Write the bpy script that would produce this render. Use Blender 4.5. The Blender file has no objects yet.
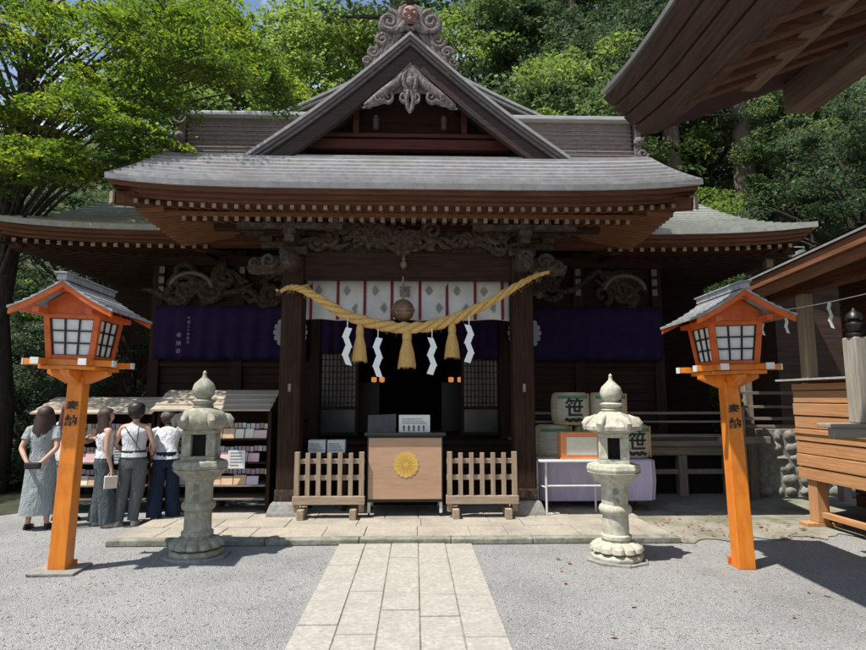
import bpy, math, random
import numpy as np
from mathutils import Vector, Matrix, Euler
R=math.radians; random.seed(7); RNG=np.random.default_rng(11)
S=bpy.context.scene; COL=S.collection
# ------------------------------------------------------------------ camera model
F=590.0; CH=1.7; CX=0.105; PIT=math.atan(72.6/F); YAW=R(-1.72)
def P(x,y,Y):
    """real-world point at depth Y seen at photo pixel (x,y); used to take measurements"""
    u=(x-433)/F; v=(325-y)/F
    fy=math.cos(PIT)-v*math.sin(PIT); fz=math.sin(PIT)+v*math.cos(PIT)
    c,s=math.cos(YAW),math.sin(YAW)
    rx,ry=u*c-fy*s,u*s+fy*c
    t=Y/ry
    return Vector((CX+rx*t,Y,CH+fz*t))
def PX(x,y,Y): return P(x,y,Y).x
def PZ(y,Y,x=410): return P(x,y,Y).z
# ------------------------------------------------------------------ materials
def newmat(name):
    m=bpy.data.materials.new(name); m.use_nodes=True
    nt=m.node_tree; b=nt.nodes['Principled BSDF']; return m,nt,b
def ramp(nt,stops):
    r=nt.nodes.new('ShaderNodeValToRGB'); e=r.color_ramp.elements
    while len(e)>1: e.remove(e[-1])
    e[0].position=stops[0][0]; e[0].color=(*stops[0][1],1)
    for p,c in stops[1:]:
        q=e.new(p); q.color=(*c,1)
    return r
def coords(nt,scale=(1,1,1)):
    t=nt.nodes.new('ShaderNodeTexCoord'); mp=nt.nodes.new('ShaderNodeMapping')
    mp.inputs['Scale'].default_value=scale; nt.links.new(t.outputs['Object'],mp.inputs[0]); return mp
def proc(name,cols,scale=(1,1,1),ns=5.0,detail=6,rough=.7,bump=.3,bdist=.01,spec=.4,metal=0,stain=None,sscale=1.2,sthr=(.5,.7),coat=0,dist=0.0):
    """noise-coloured surface; cols dark->light; stain=(colour) for large soft patches of weathering"""
    m,nt,b=newmat(name); L=nt.links
    mp=coords(nt,scale)
    n=nt.nodes.new('ShaderNodeTexNoise'); n.inputs['Scale'].default_value=ns; n.inputs['Detail'].default_value=detail
    n.inputs['Roughness'].default_value=.65; n.inputs['Distortion'].default_value=dist
    L.new(mp.outputs[0],n.inputs['Vector'])
    k=len(cols); r=ramp(nt,[(.28+.44*i/(k-1 if k>1 else 1),c) for i,c in enumerate(cols)])
    L.new(n.outputs[0],r.inputs[0]); col=r.outputs[0]
    if stain:
        mp2=coords(nt,(1,1,1)); n2=nt.nodes.new('ShaderNodeTexNoise'); n2.inputs['Scale'].default_value=sscale; n2.inputs['Detail'].default_value=8; n2.inputs['Roughness'].default_value=.7
        L.new(mp2.outputs[0],n2.inputs['Vector'])
        mr=nt.nodes.new('ShaderNodeMapRange'); mr.inputs[1].default_value=sthr[0]; mr.inputs[2].default_value=sthr[1]
        L.new(n2.outputs[0],mr.inputs[0])
        mx=nt.nodes.new('ShaderNodeMix'); mx.data_type='RGBA'
        L.new(mr.outputs[0],mx.inputs['Factor']); L.new(col,mx.inputs['A']); mx.inputs['B'].default_value=(*stain,1)
        col=mx.outputs['Result']
    L.new(col,b.inputs['Base Color'])
    b.inputs['Roughness'].default_value=rough; b.inputs['Specular IOR Level'].default_value=spec; b.inputs['Metallic'].default_value=metal
    b.inputs['Coat Weight'].default_value=coat
    if bump:
        bp=nt.nodes.new('ShaderNodeBump'); bp.inputs['Strength'].default_value=bump; bp.inputs['Distance'].default_value=bdist
        L.new(n.outputs[0],bp.inputs['Height']); L.new(bp.outputs[0],b.inputs['Normal'])
    return m
def h(s):  # sRGB hex -> linear
    return tuple(((int(s[i:i+2],16)/255+.055)/1.055)**2.4 if int(s[i:i+2],16)>10 else int(s[i:i+2],16)/255/12.92 for i in (0,2,4))
def wood(name,d,l,ax='x',rough=.8,stain=None,**k):
    k.setdefault('spec',.22)
    sc={'x':(1.2,22,22),'y':(22,1.2,22),'z':(22,22,1.2)}[ax]
    return proc(name,[d,tuple((a+b)/2 for a,b in zip(d,l)),l],scale=sc,ns=1.6,detail=8,rough=rough,bump=.45,bdist=.006,stain=stain,**k)
M={}
for ax in 'xyz':
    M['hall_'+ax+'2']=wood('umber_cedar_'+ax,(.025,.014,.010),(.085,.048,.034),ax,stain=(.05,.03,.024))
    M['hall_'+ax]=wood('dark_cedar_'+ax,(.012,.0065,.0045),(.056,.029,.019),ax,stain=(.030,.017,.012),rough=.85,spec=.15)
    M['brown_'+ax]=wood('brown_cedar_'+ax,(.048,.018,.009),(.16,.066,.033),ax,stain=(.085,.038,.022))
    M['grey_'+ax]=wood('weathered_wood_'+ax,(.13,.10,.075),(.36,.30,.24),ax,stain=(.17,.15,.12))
    M['honey_'+ax]=wood('honey_boards_'+ax,(.33,.15,.06),(.58,.31,.145),ax,stain=(.42,.24,.13))
M['barge']=wood('silvered_bargeboard',(.022,.015,.014),(.068,.045,.040),'x',stain=(.045,.024,.02))
M['edge']=wood('pale_verge_edge',(.07,.058,.054),(.19,.165,.158),'x',stain=(.10,.08,.07))
M['rafter']=wood('rafter_wood',(.10,.036,.014),(.24,.10,.045),'y',stain=(.13,.055,.028))
M['tip']=proc('weathered_rafter_tip',[(.13,.085,.055),(.33,.26,.20)],ns=14,rough=.8)
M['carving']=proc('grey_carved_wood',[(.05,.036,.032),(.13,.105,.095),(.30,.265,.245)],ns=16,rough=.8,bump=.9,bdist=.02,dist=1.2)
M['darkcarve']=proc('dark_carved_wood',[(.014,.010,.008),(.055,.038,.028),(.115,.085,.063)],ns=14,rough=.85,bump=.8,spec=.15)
M['maskred']=proc('painted_mask_wood',[(.12,.055,.045),(.32,.17,.135)],ns=10,rough=.6)
M['black']=proc('black_lacquer',[(.006,.006,.006),(.02,.018,.017)],ns=8,rough=.4)
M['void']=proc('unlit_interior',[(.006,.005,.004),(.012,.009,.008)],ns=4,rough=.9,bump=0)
def roofmat(name,cols,stain):
    return proc(name,cols,scale=(3,3,3),ns=3.2,detail=9,rough=.42,bump=.2,bdist=.01,spec=.5,stain=stain,sscale=1.1,sthr=(.42,.75))
M['roof']=roofmat('copper_shingle_roof',[(.20,.195,.19),(.29,.28,.275),(.37,.36,.355)],(.21,.185,.175))
M['roofw']=roofmat('pale_copper_shingle_roof',[(.20,.20,.17),(.32,.32,.27),(.40,.40,.34)],(.25,.24,.19))
M['redridge']=proc('patinated_ridge_copper',[(.10,.072,.062),(.18,.135,.120),(.25,.20,.18)],scale=(2,2,7),ns=3,rough=.55,stain=(.14,.105,.092))
M['capmetal']=proc('pale_ridge_cap',[(.28,.28,.27),(.48,.48,.46)],scale=(1,6,6),ns=3,rough=.45)
M['orange']=proc('vermilion_orange_paint',[(.60,.155,.012),(.72,.21,.018),(.80,.27,.03)],scale=(3,3,.6),ns=5,rough=.42,bump=.12,bdist=.004,stain=(.44,.13,.03),sscale=2.2,sthr=(.5,.72))
M['verm']=proc('vermilion_red_paint',[(.42,.065,.015),(.56,.11,.02),(.64,.15,.03)],scale=(2,2,2),ns=5,rough=.45,bump=.12,bdist=.004)
M['paper']=proc('lantern_paper',[(.62,.62,.60),(.76,.76,.74)],ns=20,rough=.8,bump=.05)
M['white']=proc('white_paint',[(.60,.60,.58),(.78,.78,.76)],ns=15,rough=.6,bump=.05)
M['lroof']=proc('lantern_slate_roof',[(.14,.14,.15),(.30,.30,.31),(.44,.44,.45)],scale=(2,8,2),ns=4,rough=.5)
M['stone']=proc('mossy_granite',[(.24,.22,.165),(.44,.415,.335),(.62,.59,.50)],ns=14,detail=10,rough=.88,bump=.8,bdist=.012,stain=(.40,.375,.285),sscale=5.5,sthr=(.45,.66))
M['stoneg']=proc('grey_footing_stone',[(.16,.155,.14),(.34,.33,.30)],ns=18,detail=9,rough=.9,bump=.6,stain=(.20,.19,.15),sscale=3)
M['rope']=proc('rice_straw',[(.36,.19,.045),(.62,.38,.12),(.74,.50,.20)],scale=(30,30,30),ns=2,rough=.8,bump=.6,bdist=.008)
M['tassel']=proc('straw_tassel',[(.42,.24,.06),(.72,.46,.17)],scale=(60,60,2),ns=2,rough=.8,bump=.8,bdist=.01)
M['shide']=proc('white_paper',[(.76,.76,.75),(.84,.84,.83)],ns=5,rough=.7,bump=0)
M['norencl']=proc('white_linen',[(.46,.44,.42),(.62,.60,.57)],ns=3,rough=.9,bump=.1)
M['stripe']=proc('crimson_tape',[(.13,.012,.02),(.20,.02,.03)],ns=10,rough=.8,bump=0)
M['ink']=proc('black_ink',[(.012,.012,.012),(.03,.03,.03)],ns=8,rough=.6,bump=0)
M['greyink']=proc('grey_print',[(.10,.10,.105),(.17,.17,.17)],ns=8,rough=.8,bump=0)
M['purple']=proc('purple_cloth',[(.015,.007,.034),(.028,.014,.056)],ns=3,rough=.85,bump=.1,spec=.15)
M['crest']=proc('pale_crest_print',[(.26,.25,.29),(.38,.37,.40)],ns=5,rough=.85,bump=0)
M['gold']=proc('gold_leaf_crest',[(.52,.31,.06),(.66,.42,.10)],ns=8,rough=.4,bump=.1)
M['tan']=proc('tan_panel',[(.35,.205,.12),(.44,.27,.17),(.47,.295,.185)],scale=(1,1,9),ns=2.2,rough=.55,bump=.08)
M['bell']=proc('aged_bronze_bell',[(.10,.05,.03),(.30,.19,.12)],ns=6,rough=.5,metal=.3)
M['bronze']=proc('verdigris_bronze',[(.03,.045,.04),(.10,.14,.12)],ns=9,rough=.5,metal=.4)
M['steel']=proc('painted_steel_tube',[(.50,.50,.48),(.66,.66,.64)],ns=10,rough=.4,bump=0)
M['tabletop']=proc('white_laminate',[(.62,.61,.58),(.76,.75,.72)],ns=4,rough=.4,bump=0)
M['lav']=proc('lavender_cloth',[(.44,.39,.56),(.58,.53,.68)],scale=(3,3,.6),ns=3,rough=.85,bump=.4,bdist=.02)
M['straw']=proc('straw_matting',[(.30,.27,.19),(.50,.47,.36),(.62,.58,.46)],scale=(2,2,40),ns=2.2,rough=.85,bump=.4)
M['green']=proc('green_label_band',[(.06,.20,.12),(.12,.30,.19)],ns=6,rough=.7,bump=0)
M['obox']=proc('orange_lacquer_box',[(.62,.20,.07),(.76,.31,.13)],ns=5,rough=.45,bump=.05)
M['cream']=proc('cream_card',[(.62,.58,.46),(.74,.70,.58)],ns=6,rough=.7,bump=0)
M['pink']=proc('pink_card',[(.58,.36,.36),(.72,.52,.52)],ns=30,rough=.7,bump=0)
M['tanc']=proc('tan_ema_wood',[(.46,.30,.18),(.62,.44,.28)],ns=12,rough=.7,bump=0)
M['lilac']=proc('lilac_card',[(.40,.34,.46),(.60,.55,.64)],ns=30,rough=.7,bump=0)
M['rackroof']=wood('silver_rack_boards',(.27,.22,.165),(.50,.43,.335),'x',stain=(.33,.275,.21))
M['slate']=proc('dark_slate_board',[(.03,.03,.032),(.075,.075,.078)],ns=30,rough=.6)
M['bark']=proc('tree_bark',[(.014,.010,.008),(.042,.031,.024),(.075,.058,.044)],scale=(6,6,1.2),ns=3,detail=8,rough=.95,bump=1,bdist=.03)
M['barkp']=proc('pale_cedar_bark',[(.06,.045,.036),(.13,.10,.08),(.20,.165,.13)],scale=(8,8,.8),ns=3,detail=8,rough=.95,bump=1,bdist=.03)
M['skin']=proc('skin',[(.48,.27,.19),(.58,.35,.26)],ns=6,rough=.5,bump=.02)
M['hairb']=proc('brown_hair',[(.025,.012,.009),(.075,.038,.028)],scale=(60,60,3),ns=2,rough=.5,bump=.5)
M['hairk']=proc('black_hair',[(.008,.007,.006),(.03,.024,.02)],scale=(60,60,3),ns=2,rough=.45,bump=.5)
M['hairr']=proc('reddish_hair',[(.05,.016,.012),(.12,.045,.036)],scale=(60,60,3),ns=2,rough=.5,bump=.5)
def cloth(n,c,v=.25): return proc(n,[tuple(a*(1-v) for a in c),c],scale=(1.3,1.3,.45),ns=7,detail=4,rough=.9,bump=1,bdist=.06,spec=.15,dist=.8)
M['dressg']=cloth('grey_dress_cloth',(.33,.36,.36)); M['whitecl']=cloth('white_cotton',(.66,.66,.68),.12)
M['pantsg']=cloth('slate_trouser_cloth',(.085,.105,.11)); M['pantsd']=cloth('charcoal_trouser_cloth',(.13,.135,.14))
M['navy']=cloth('navy_cloth',(.02,.028,.055)); M['leather']=proc('black_leather',[(.012,.01,.01),(.03,.026,.025)],ns=9,rough=.45)
M['cap']=cloth('grey_cap_cloth',(.20,.19,.18)); M['beige']=proc('pale_canvas',[(.55,.47,.42),(.66,.58,.52)],ns=9,rough=.8)
M['soilrock']=proc('fieldstone',[(.16,.15,.13),(.36,.34,.30)],ns=9,rough=.9,bump=.8)
def emis(name,c,s):
    m,nt,b=newmat(name); b.inputs['Base Color'].default_value=(*c,1); b.inputs['Emission Color'].default_value=(*c,1); b.inputs['Emission Strength'].default_value=s; return m
M['lamp']=emis('lit_lamp_shade',(1,.36,.12),.4)
def gravel():
    m,nt,b=newmat('grey_gravel'); L=nt.links; mp=coords(nt)
    v=nt.nodes.new('ShaderNodeTexVoronoi'); v.inputs['Scale'].default_value=105; L.new(mp.outputs[0],v.inputs['Vector'])
    sp=nt.nodes.new('ShaderNodeSeparateColor'); L.new(v.outputs['Color'],sp.inputs[0])
    r=ramp(nt,[(0,(.23,.227,.22)),(.4,(.295,.292,.286)),(.8,(.345,.341,.333)),(1,(.43,.425,.41))]); L.new(sp.outputs[0],r.inputs[0])
    n=nt.nodes.new('ShaderNodeTexNoise'); n.inputs['Scale'].default_value=.7; n.inputs['Detail'].default_value=9; n.inputs['Roughness'].default_value=.7; L.new(mp.outputs[0],n.inputs['Vector'])
    r2=ramp(nt,[(.3,(.74,.74,.73)),(.5,(1,1,1)),(.7,(1.14,1.13,1.1))]); L.new(n.outputs[0],r2.inputs[0])
    mx=nt.nodes.new('ShaderNodeMix'); mx.data_type='RGBA'; mx.blend_type='MULTIPLY'; mx.inputs['Factor'].default_value=1
    L.new(r.outputs[0],mx.inputs['A']); L.new(r2.outputs[0],mx.inputs['B']); L.new(mx.outputs['Result'],b.inputs['Base Color'])
    n3=nt.nodes.new('ShaderNodeTexNoise'); n3.inputs['Scale'].default_value=25; n3.inputs['Detail'].default_value=4; L.new(mp.outputs[0],n3.inputs['Vector'])
    ad=nt.nodes.new('ShaderNodeMath'); ad.operation='SUBTRACT'; L.new(n3.outputs[0],ad.inputs[0]); L.new(v.outputs['Distance'],ad.inputs[1])
    bp=nt.nodes.new('ShaderNodeBump'); bp.inputs['Strength'].default_value=.9; bp.inputs['Distance'].default_value=.014
    L.new(ad.outputs[0],bp.inputs['Height']); L.new(bp.outputs[0],b.inputs['Normal'])
    b.inputs['Roughness'].default_value=.9; b.inputs['Specular IOR Level'].default_value=.25
    return m
M['gravel']=gravel()
M['slab']=proc('paving_slab',[(.25,.235,.20),(.35,.33,.285),(.46,.435,.38)],ns=26,detail=12,rough=.88,bump=.5,bdist=.006,stain=(.285,.265,.225),sscale=6,sthr=(.45,.75))
M['slab2']=proc('paving_slab_warm',[(.26,.225,.18),(.36,.32,.26),(.46,.415,.345)],ns=26,detail=12,rough=.88,bump=.5,bdist=.006,stain=(.23,.21,.17),sscale=1.9,sthr=(.42,.7))
M['kerb']=proc('mossy_kerb_stone',[(.10,.10,.075),(.24,.235,.19),(.34,.33,.28)],ns=10,detail=10,rough=.92,bump=.9,bdist=.015,stain=(.13,.135,.085),sscale=3,sthr=(.45,.7))
M['earth']=proc('mossy_sandy_earth',[(.13,.12,.09),(.235,.22,.175),(.33,.31,.26)],ns=2.2,detail=12,rough=.95,bump=.7,bdist=.02,stain=(.13,.13,.075),sscale=1.5,sthr=(.50,.68))
M['forest']=proc('forest_floor',[(.020,.022,.012),(.045,.05,.025),(.08,.07,.045)],ns=1.2,detail=10,rough=.98,bump=1,bdist=.1)
def leaf(name,cols,tr=.45):
    m,nt,b=newmat(name); L=nt.links
    g=nt.nodes.new('ShaderNodeNewGeometry'); k=len(cols)
    r=ramp(nt,[(i/(k-1),c) for i,c in enumerate(cols)]); pn=nt.nodes.new('ShaderNodeTexNoise'); pn.inputs['Scale'].default_value=.9; pn.inputs['Detail'].default_value=3; L.new(coords(nt).outputs[0],pn.inputs['Vector'])
    mr=nt.nodes.new('ShaderNodeMapRange'); mr.inputs[1].default_value=.35; mr.inputs[2].default_value=.65; L.new(pn.outputs[0],mr.inputs[0])
    ml=nt.nodes.new('ShaderNodeMath'); ml.operation='MULTIPLY_ADD'; ml.inputs[1].default_value=.5; L.new(g.outputs['Random Per Island'],ml.inputs[0])
    m2=nt.nodes.new('ShaderNodeMath'); m2.operation='MULTIPLY'; m2.inputs[1].default_value=.5; L.new(mr.outputs[0],m2.inputs[0]); L.new(m2.outputs[0],ml.inputs[2])
    L.new(ml.outputs[0],r.inputs[0])
    b.inputs['Roughness'].default_value=.55; b.inputs['Specular IOR Level'].default_value=.35
    L.new(r.outputs[0],b.inputs['Base Color'])
    t=nt.nodes.new('ShaderNodeBsdfTranslucent'); hs=nt.nodes.new('ShaderNodeHueSaturation'); hs.inputs['Saturation'].default_value=1.15; hs.inputs['Value'].default_value=1.35
    L.new(r.outputs[0],hs.inputs['Color']); L.new(hs.outputs[0],t.inputs['Color'])
    mx=nt.nodes.new('ShaderNodeMixShader'); mx.inputs[0].default_value=tr
    L.new(b.outputs[0],mx.inputs[1]); L.new(t.outputs[0],mx.inputs[2]); L.new(mx.outputs[0],nt.nodes['Material Output'].inputs['Surface'])
    return m
M['maple']=leaf('maple_leaves',[(.03,.06,.018),(.075,.13,.028),(.19,.25,.045),(.38,.40,.08)],.5)
M['bright']=leaf('fresh_green_leaves',[(.10,.15,.045),(.19,.26,.075),(.32,.39,.13)],.5)
M['mid']=leaf('mid_green_leaves',[(.05,.08,.035),(.11,.16,.065),(.23,.28,.13)],.45)
M['deep']=leaf('deep_green_leaves',[(.032,.055,.03),(.065,.10,.05),(.14,.19,.095)],.4)
M['yellow']=leaf('yellow_green_leaves',[(.20,.20,.035),(.34,.33,.06),(.46,.40,.09)],.45)
M['litter']=leaf('fallen_leaves',[(.12,.05,.025),(.30,.14,.08),(.36,.26,.12)],.1)
# ------------------------------------------------------------------ mesh builder
OFF={}
def tag(o,label=None,cat=None,group=None,kind=None):
    if label: o['label']=label
    if cat: o['category']=cat
    if group: o['group']=group
    if kind: o['kind']=kind
    return o
def empty(name,loc,label,cat,group=None):
    o=bpy.data.objects.new(name,None); COL.objects.link(o); o.location=loc; o.empty_display_size=.1
    OFF[o]=Vector(loc); return tag(o,label,cat,group)
class MB:
    def __init__(s): s.v=[]; s.f=[]
    def add(s,vs,fs):
        n=len(s.v); s.v+= [tuple(v) for v in vs]; s.f+=[tuple(i+n for i in f) for f in fs]; return s
    def bb(s,x0,x1,y0,y1,z0,z1):
        return s.add([(x0,y0,z0),(x1,y0,z0),(x1,y1,z0),(x0,y1,z0),(x0,y0,z1),(x1,y0,z1),(x1,y1,z1),(x0,y1,z1)],
          [(0,3,2,1),(4,5,6,7),(0,1,5,4),(1,2,6,5),(2,3,7,6),(3,0,4,7)])
    def obox(s,c,size,rot=(0,0,0)):
        m=Euler(rot).to_matrix(); c=Vector(c); hx,hy,hz=[a/2 for a in size]
        vs=[c+m@Vector((x,y,z)) for z in(-hz,hz) for x,y in((-hx,-hy),(hx,-hy),(hx,hy),(-hx,hy))]
        return s.add(vs,[(0,3,2,1),(4,5,6,7),(0,1,5,4),(1,2,6,5),(2,3,7,6),(3,0,4,7)])
    def bar(s,a,b,w,hh,up=(0,0,1)):
        a=Vector(a);b=Vector(b);d=(b-a).normalized(); sd=d.cross(Vector(up)).normalized()*(w/2); u=sd.cross(d).normalized()*(hh/2)
        vs=[a-sd-u,a+sd-u,a+sd+u,a-sd+u,b-sd-u,b+sd-u,b+sd+u,b-sd+u]
        return s.add(vs,[(0,1,2,3),(7,6,5,4),(0,4,5,1),(1,5,6,2),(2,6,7,3),(3,7,4,0)])
    def tube(s,pts,r,n=8,cap=True):
        pts=[Vector(p) for p in pts]; rs=r if hasattr(r,'__len__') else [r]*len(pts)
        vs=[];fs=[]; prev=None
        for i,p in enumerate(pts):
            d=(pts[min(i+1,len(pts)-1)]-pts[max(i-1,0)]).normalized()
            if prev is None:
                a=d.orthogonal().normalized()
            else:
                a=(prev-d*prev.dot(d)); a=a.normalized() if a.length>1e-6 else d.orthogonal().normalized()
            prev=a; b=d.cross(a)
            for k in range(n):
                t=2*math.pi*k/n; vs.append(p+(a*math.cos(t)+b*math.sin(t))*rs[i])
        for i in range(len(pts)-1):
            for k in range(n):
                fs.append((i*n+k,i*n+(k+1)%n,(i+1)*n+(k+1)%n,(i+1)*n+k))
        if cap: fs.append(tuple(range(n-1,-1,-1))); fs.append(tuple((len(pts)-1)*n+k for k in range(n)))
        return s.add(vs,fs)
    def lathe(s,prof,c=(0,0,0),n=24,mod=None,a0=0):
        """prof [(r,z)]; mod(angle,i)->radius factor"""
        vs=[];fs=[]
        for i,(r,z) in enumerate(prof):
            for k in range(n):
                t=2*math.pi*k/n+a0; q=r*(mod(t,i) if mod else 1); vs.append((c[0]+q*math.cos(t),c[1]+q*math.sin(t),c[2]+z))
        for i in range(len(prof)-1):
            for k in range(n): fs.append((i*n+k,i*n+(k+1)%n,(i+1)*n+(k+1)%n,(i+1)*n+k))
        fs.append(tuple(range(n-1,-1,-1))); fs.append(tuple((len(prof)-1)*n+k for k in range(n)))
        return s.add(vs,fs)
    def loft(s,secs,n=14):
        """secs [(cx,cy,z,rx,ry)]"""
        vs=[];fs=[]
        for (cx,cy,z,rx,ry) in secs:
            for k in range(n):
                t=2*math.pi*k/n; vs.append((cx+rx*math.cos(t),cy+ry*math.sin(t),z))
        for i in range(len(secs)-1):
            for k in range(n): fs.append((i*n+k,i*n+(k+1)%n,(i+1)*n+(k+1)%n,(i+1)*n+k))
        fs.append(tuple(range(n-1,-1,-1))); fs.append(tuple((len(secs)-1)*n+k for k in range(n)))
        return s.add(vs,fs)
    def prism(s,poly,y0,y1):
        """poly [(x,z)] extruded in Y"""
        n=len(poly); vs=[(x,y0,z) for x,z in poly]+[(x,y1,z) for x,z in poly]
        fs=[tuple(range(n)),tuple(range(2*n-1,n-1,-1))]+[(i,i+n,(i+1)%n+n,(i+1)%n) for i in range(n)]
        return s.add(vs,fs)
    def prismx(s,poly,x0,x1):
        """poly [(y,z)] extruded in X"""
        n=len(poly); vs=[(x0,y,z) for y,z in poly]+[(x1,y,z) for y,z in poly]
        fs=[tuple(range(n)),tuple(range(2*n-1,n-1,-1))]+[(i,i+n,(i+1)%n+n,(i+1)%n) for i in range(n)]
        return s.add(vs,fs)
    def grid(s,rows):
        w=len(rows[0]); vs=[p for r in rows for p in r]; fs=[]
        for i in range(len(rows)-1):
            for k in range(w-1): fs.append((i*w+k,i*w+k+1,(i+1)*w+k+1,(i+1)*w+k))
        return s.add(vs,fs)
    def ball(s,c,r,n=10,sq=(1,1,1)):
        prof=[(max(r*math.sin(math.pi*i/n),1e-4),-r*math.cos(math.pi*i/n)) for i in range(n+1)]
        st=len(s.v); s.lathe(prof,(0,0,0),n=n+2)
        for i in range(st,len(s.v)):
            v=s.v[i]; s.v[i]=(c[0]+v[0]*sq[0],c[1]+v[1]*sq[1],c[2]+v[2]*sq[2])
        return s
    def jitter(s,a,st=0):
        for i in range(st,len(s.v)):
            v=s.v[i]; s.v[i]=tuple(c+random.uniform(-a,a) for c in v)
        return s
    def split(s,name,mat,parent,by='each',**k):
        par=list(range(len(s.v)))
        def fnd(a):
            while par[a]!=a: par[a]=par[par[a]]; a=par[a]
            return a
        for f in s.f:
            for b in f[1:]: par[fnd(f[0])]=fnd(b)
        comp={}
        for i,v in enumerate(s.v): comp.setdefault(fnd(i),[]).append(v)
        key={}
        for r,vs in comp.items():
            cx=sum(v[0] for v in vs)/len(vs); key[r]=r if by=='each' else cx>0
            if callable(by): key[r]=by(Vector((cx,sum(v[1] for v in vs)/len(vs),sum(v[2] for v in vs)/len(vs))))
        groups={}
        for f in s.f: groups.setdefault(key[fnd(f[0])],[]).append(f)
        out=[]
        for kk,fs in groups.items():
            m=MB(); mp={}
            for f in fs:
                for i in f:
                    if i not in mp: mp[i]=len(m.v); m.v.append(s.v[i])
                m.f.append(tuple(mp[i] for i in f))
            out.append(m.build(name,mat,parent,**k))
        return out
    def build(s,name,mat,parent=None,loc=None,smooth=False,bevel=0,kind=None,solid=0):
        off=OFF[parent] if parent is not None else Vector(loc or (0,0,0))
        me=bpy.data.meshes.new(name); me.from_pydata([tuple(Vector(v)-off) for v in s.v],[],s.f); me.update()
        o=bpy.data.objects.new(name,me); COL.objects.link(o); OFF[o]=off
        me.materials.append(mat)
        import bmesh
        bm=bmesh.new(); bm.from_mesh(me); bmesh.ops.recalc_face_normals(bm,faces=bm.faces); bm.to_mesh(me); bm.free()
        if smooth:
            me.polygons.foreach_set('use_smooth',[True]*len(me.polygons))
            try: me.set_sharp_from_angle(angle=R(45))
            except Exception: pass
        if parent is not None: o.parent=parent
        else: o.location=off
        if solid:
            q=o.modifiers.new('thick','SOLIDIFY'); q.thickness=solid; q.offset=0
        if bevel:
            b=o.modifiers.new('bevel','BEVEL'); b.width=bevel; b.segments=2; b.limit_method='ANGLE'
        if kind: o['kind']=kind
        return o
def text(name,s,size,loc,mat,parent,rot=(90,0,0),ext=.002,bold=.0):
    c=bpy.data.curves.new(name,'FONT'); c.body=s; c.size=size; c.align_x='CENTER'; c.align_y='CENTER'; c.extrude=ext; c.offset=bold; c.resolution_u=4
    t=bpy.data.objects.new(name,c); COL.objects.link(t)
    bpy.context.view_layer.update()
    me=bpy.data.meshes.new_from_object(t.evaluated_get(bpy.context.evaluated_depsgraph_get())); bpy.data.objects.remove(t); bpy.data.curves.remove(c)
    mtx=Matrix.Translation(Vector(loc)-OFF[parent])@Euler([R(a) for a in rot]).to_matrix().to_4x4()
    me.transform(mtx); me.materials.clear(); me.materials.append(mat); me.name=name
    o=bpy.data.objects.new(name,me); COL.objects.link(o); o.parent=parent; OFF[o]=OFF[parent]; return o
def vtext(name,chars,size,x,y,ztop,mat,parent,rot=(90,0,0),gap=1.15,ext=.002,bold=0):
    """characters of one vertical column as one mesh"""
    obs=[text(name,ch,size,(x,y,ztop-size*(.5+i*gap)),mat,parent,rot,ext,bold) for i,ch in enumerate(chars)]
    vs=[];fs=[]
    for o in obs:
        n=len(vs); vs+=[tuple(v.co) for v in o.data.vertices]; fs+=[tuple(i+n for i in p.vertices) for p in o.data.polygons]
    for o in obs:
        me=o.data; OFF.pop(o,None); bpy.data.objects.remove(o); bpy.data.meshes.remove(me)
    me=bpy.data.meshes.new(name); me.from_pydata(vs,[],fs); me.materials.append(mat)
    o=bpy.data.objects.new(name,me); COL.objects.link(o); o.parent=parent; OFF[o]=OFF[parent]; return o
def leaves(name,cen,size,mat,parent=None,flat=.5,aspect=.55,loc=(0,0,0),nrm=None):
    """many small rhombic leaves; cen Nx3 world; flat=how much normals face up"""
    n=len(cen); off=np.array(OFF[parent] if parent is not None else loc,float)
    nr=RNG.normal(size=(n,3)); nr[:,2]=np.abs(nr[:,2])+flat*2.2; nr/=np.linalg.norm(nr,axis=1)[:,None]
    a=RNG.normal(size=(n,3)); a-= (a*nr).sum(1)[:,None]*nr; a/=np.linalg.norm(a,axis=1)[:,None]; b=np.cross(nr,a)
    L=size*RNG.uniform(.35,1.6,size=n)[:,None]*.5; W=L*aspect
    c=cen-off
    v=np.stack([c-a*L,c-b*W+nr*L*.12,c+a*L,c+b*W+nr*L*.12],1).reshape(-1,3).astype(np.float32)
    me=bpy.data.meshes.new(name); me.vertices.add(4*n); me.vertices.foreach_set('co',v.ravel())
    me.loops.add(4*n); me.loops.foreach_set('vertex_index',np.arange(4*n,dtype=np.int32))
    me.polygons.add(n); me.polygons.foreach_set('loop_start',np.arange(0,4*n,4,dtype=np.int32)); me.polygons.foreach_set('loop_total',np.full(n,4,dtype=np.int32))
    me.update(); me.validate(); me.materials.append(mat)
    o=bpy.data.objects.new(name,me); COL.objects.link(o); OFF[o]=Vector(off)
    if parent is not None: o.parent=parent
    else: o.location=off
    return o
def copytree(o,parent=None):
    c=o.copy(); COL.objects.link(c); c.parent=parent; OFF[c]=OFF.get(o,Vector())
    for ch in list(o.children): copytree(ch,c)
    return c
ORD=['first','second','third','fourth','fifth','sixth','seventh','eighth','ninth','tenth','eleventh','twelfth','thirteenth','fourteenth','fifteenth','sixteenth','seventeenth','eighteenth','nineteenth','twentieth']
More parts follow.
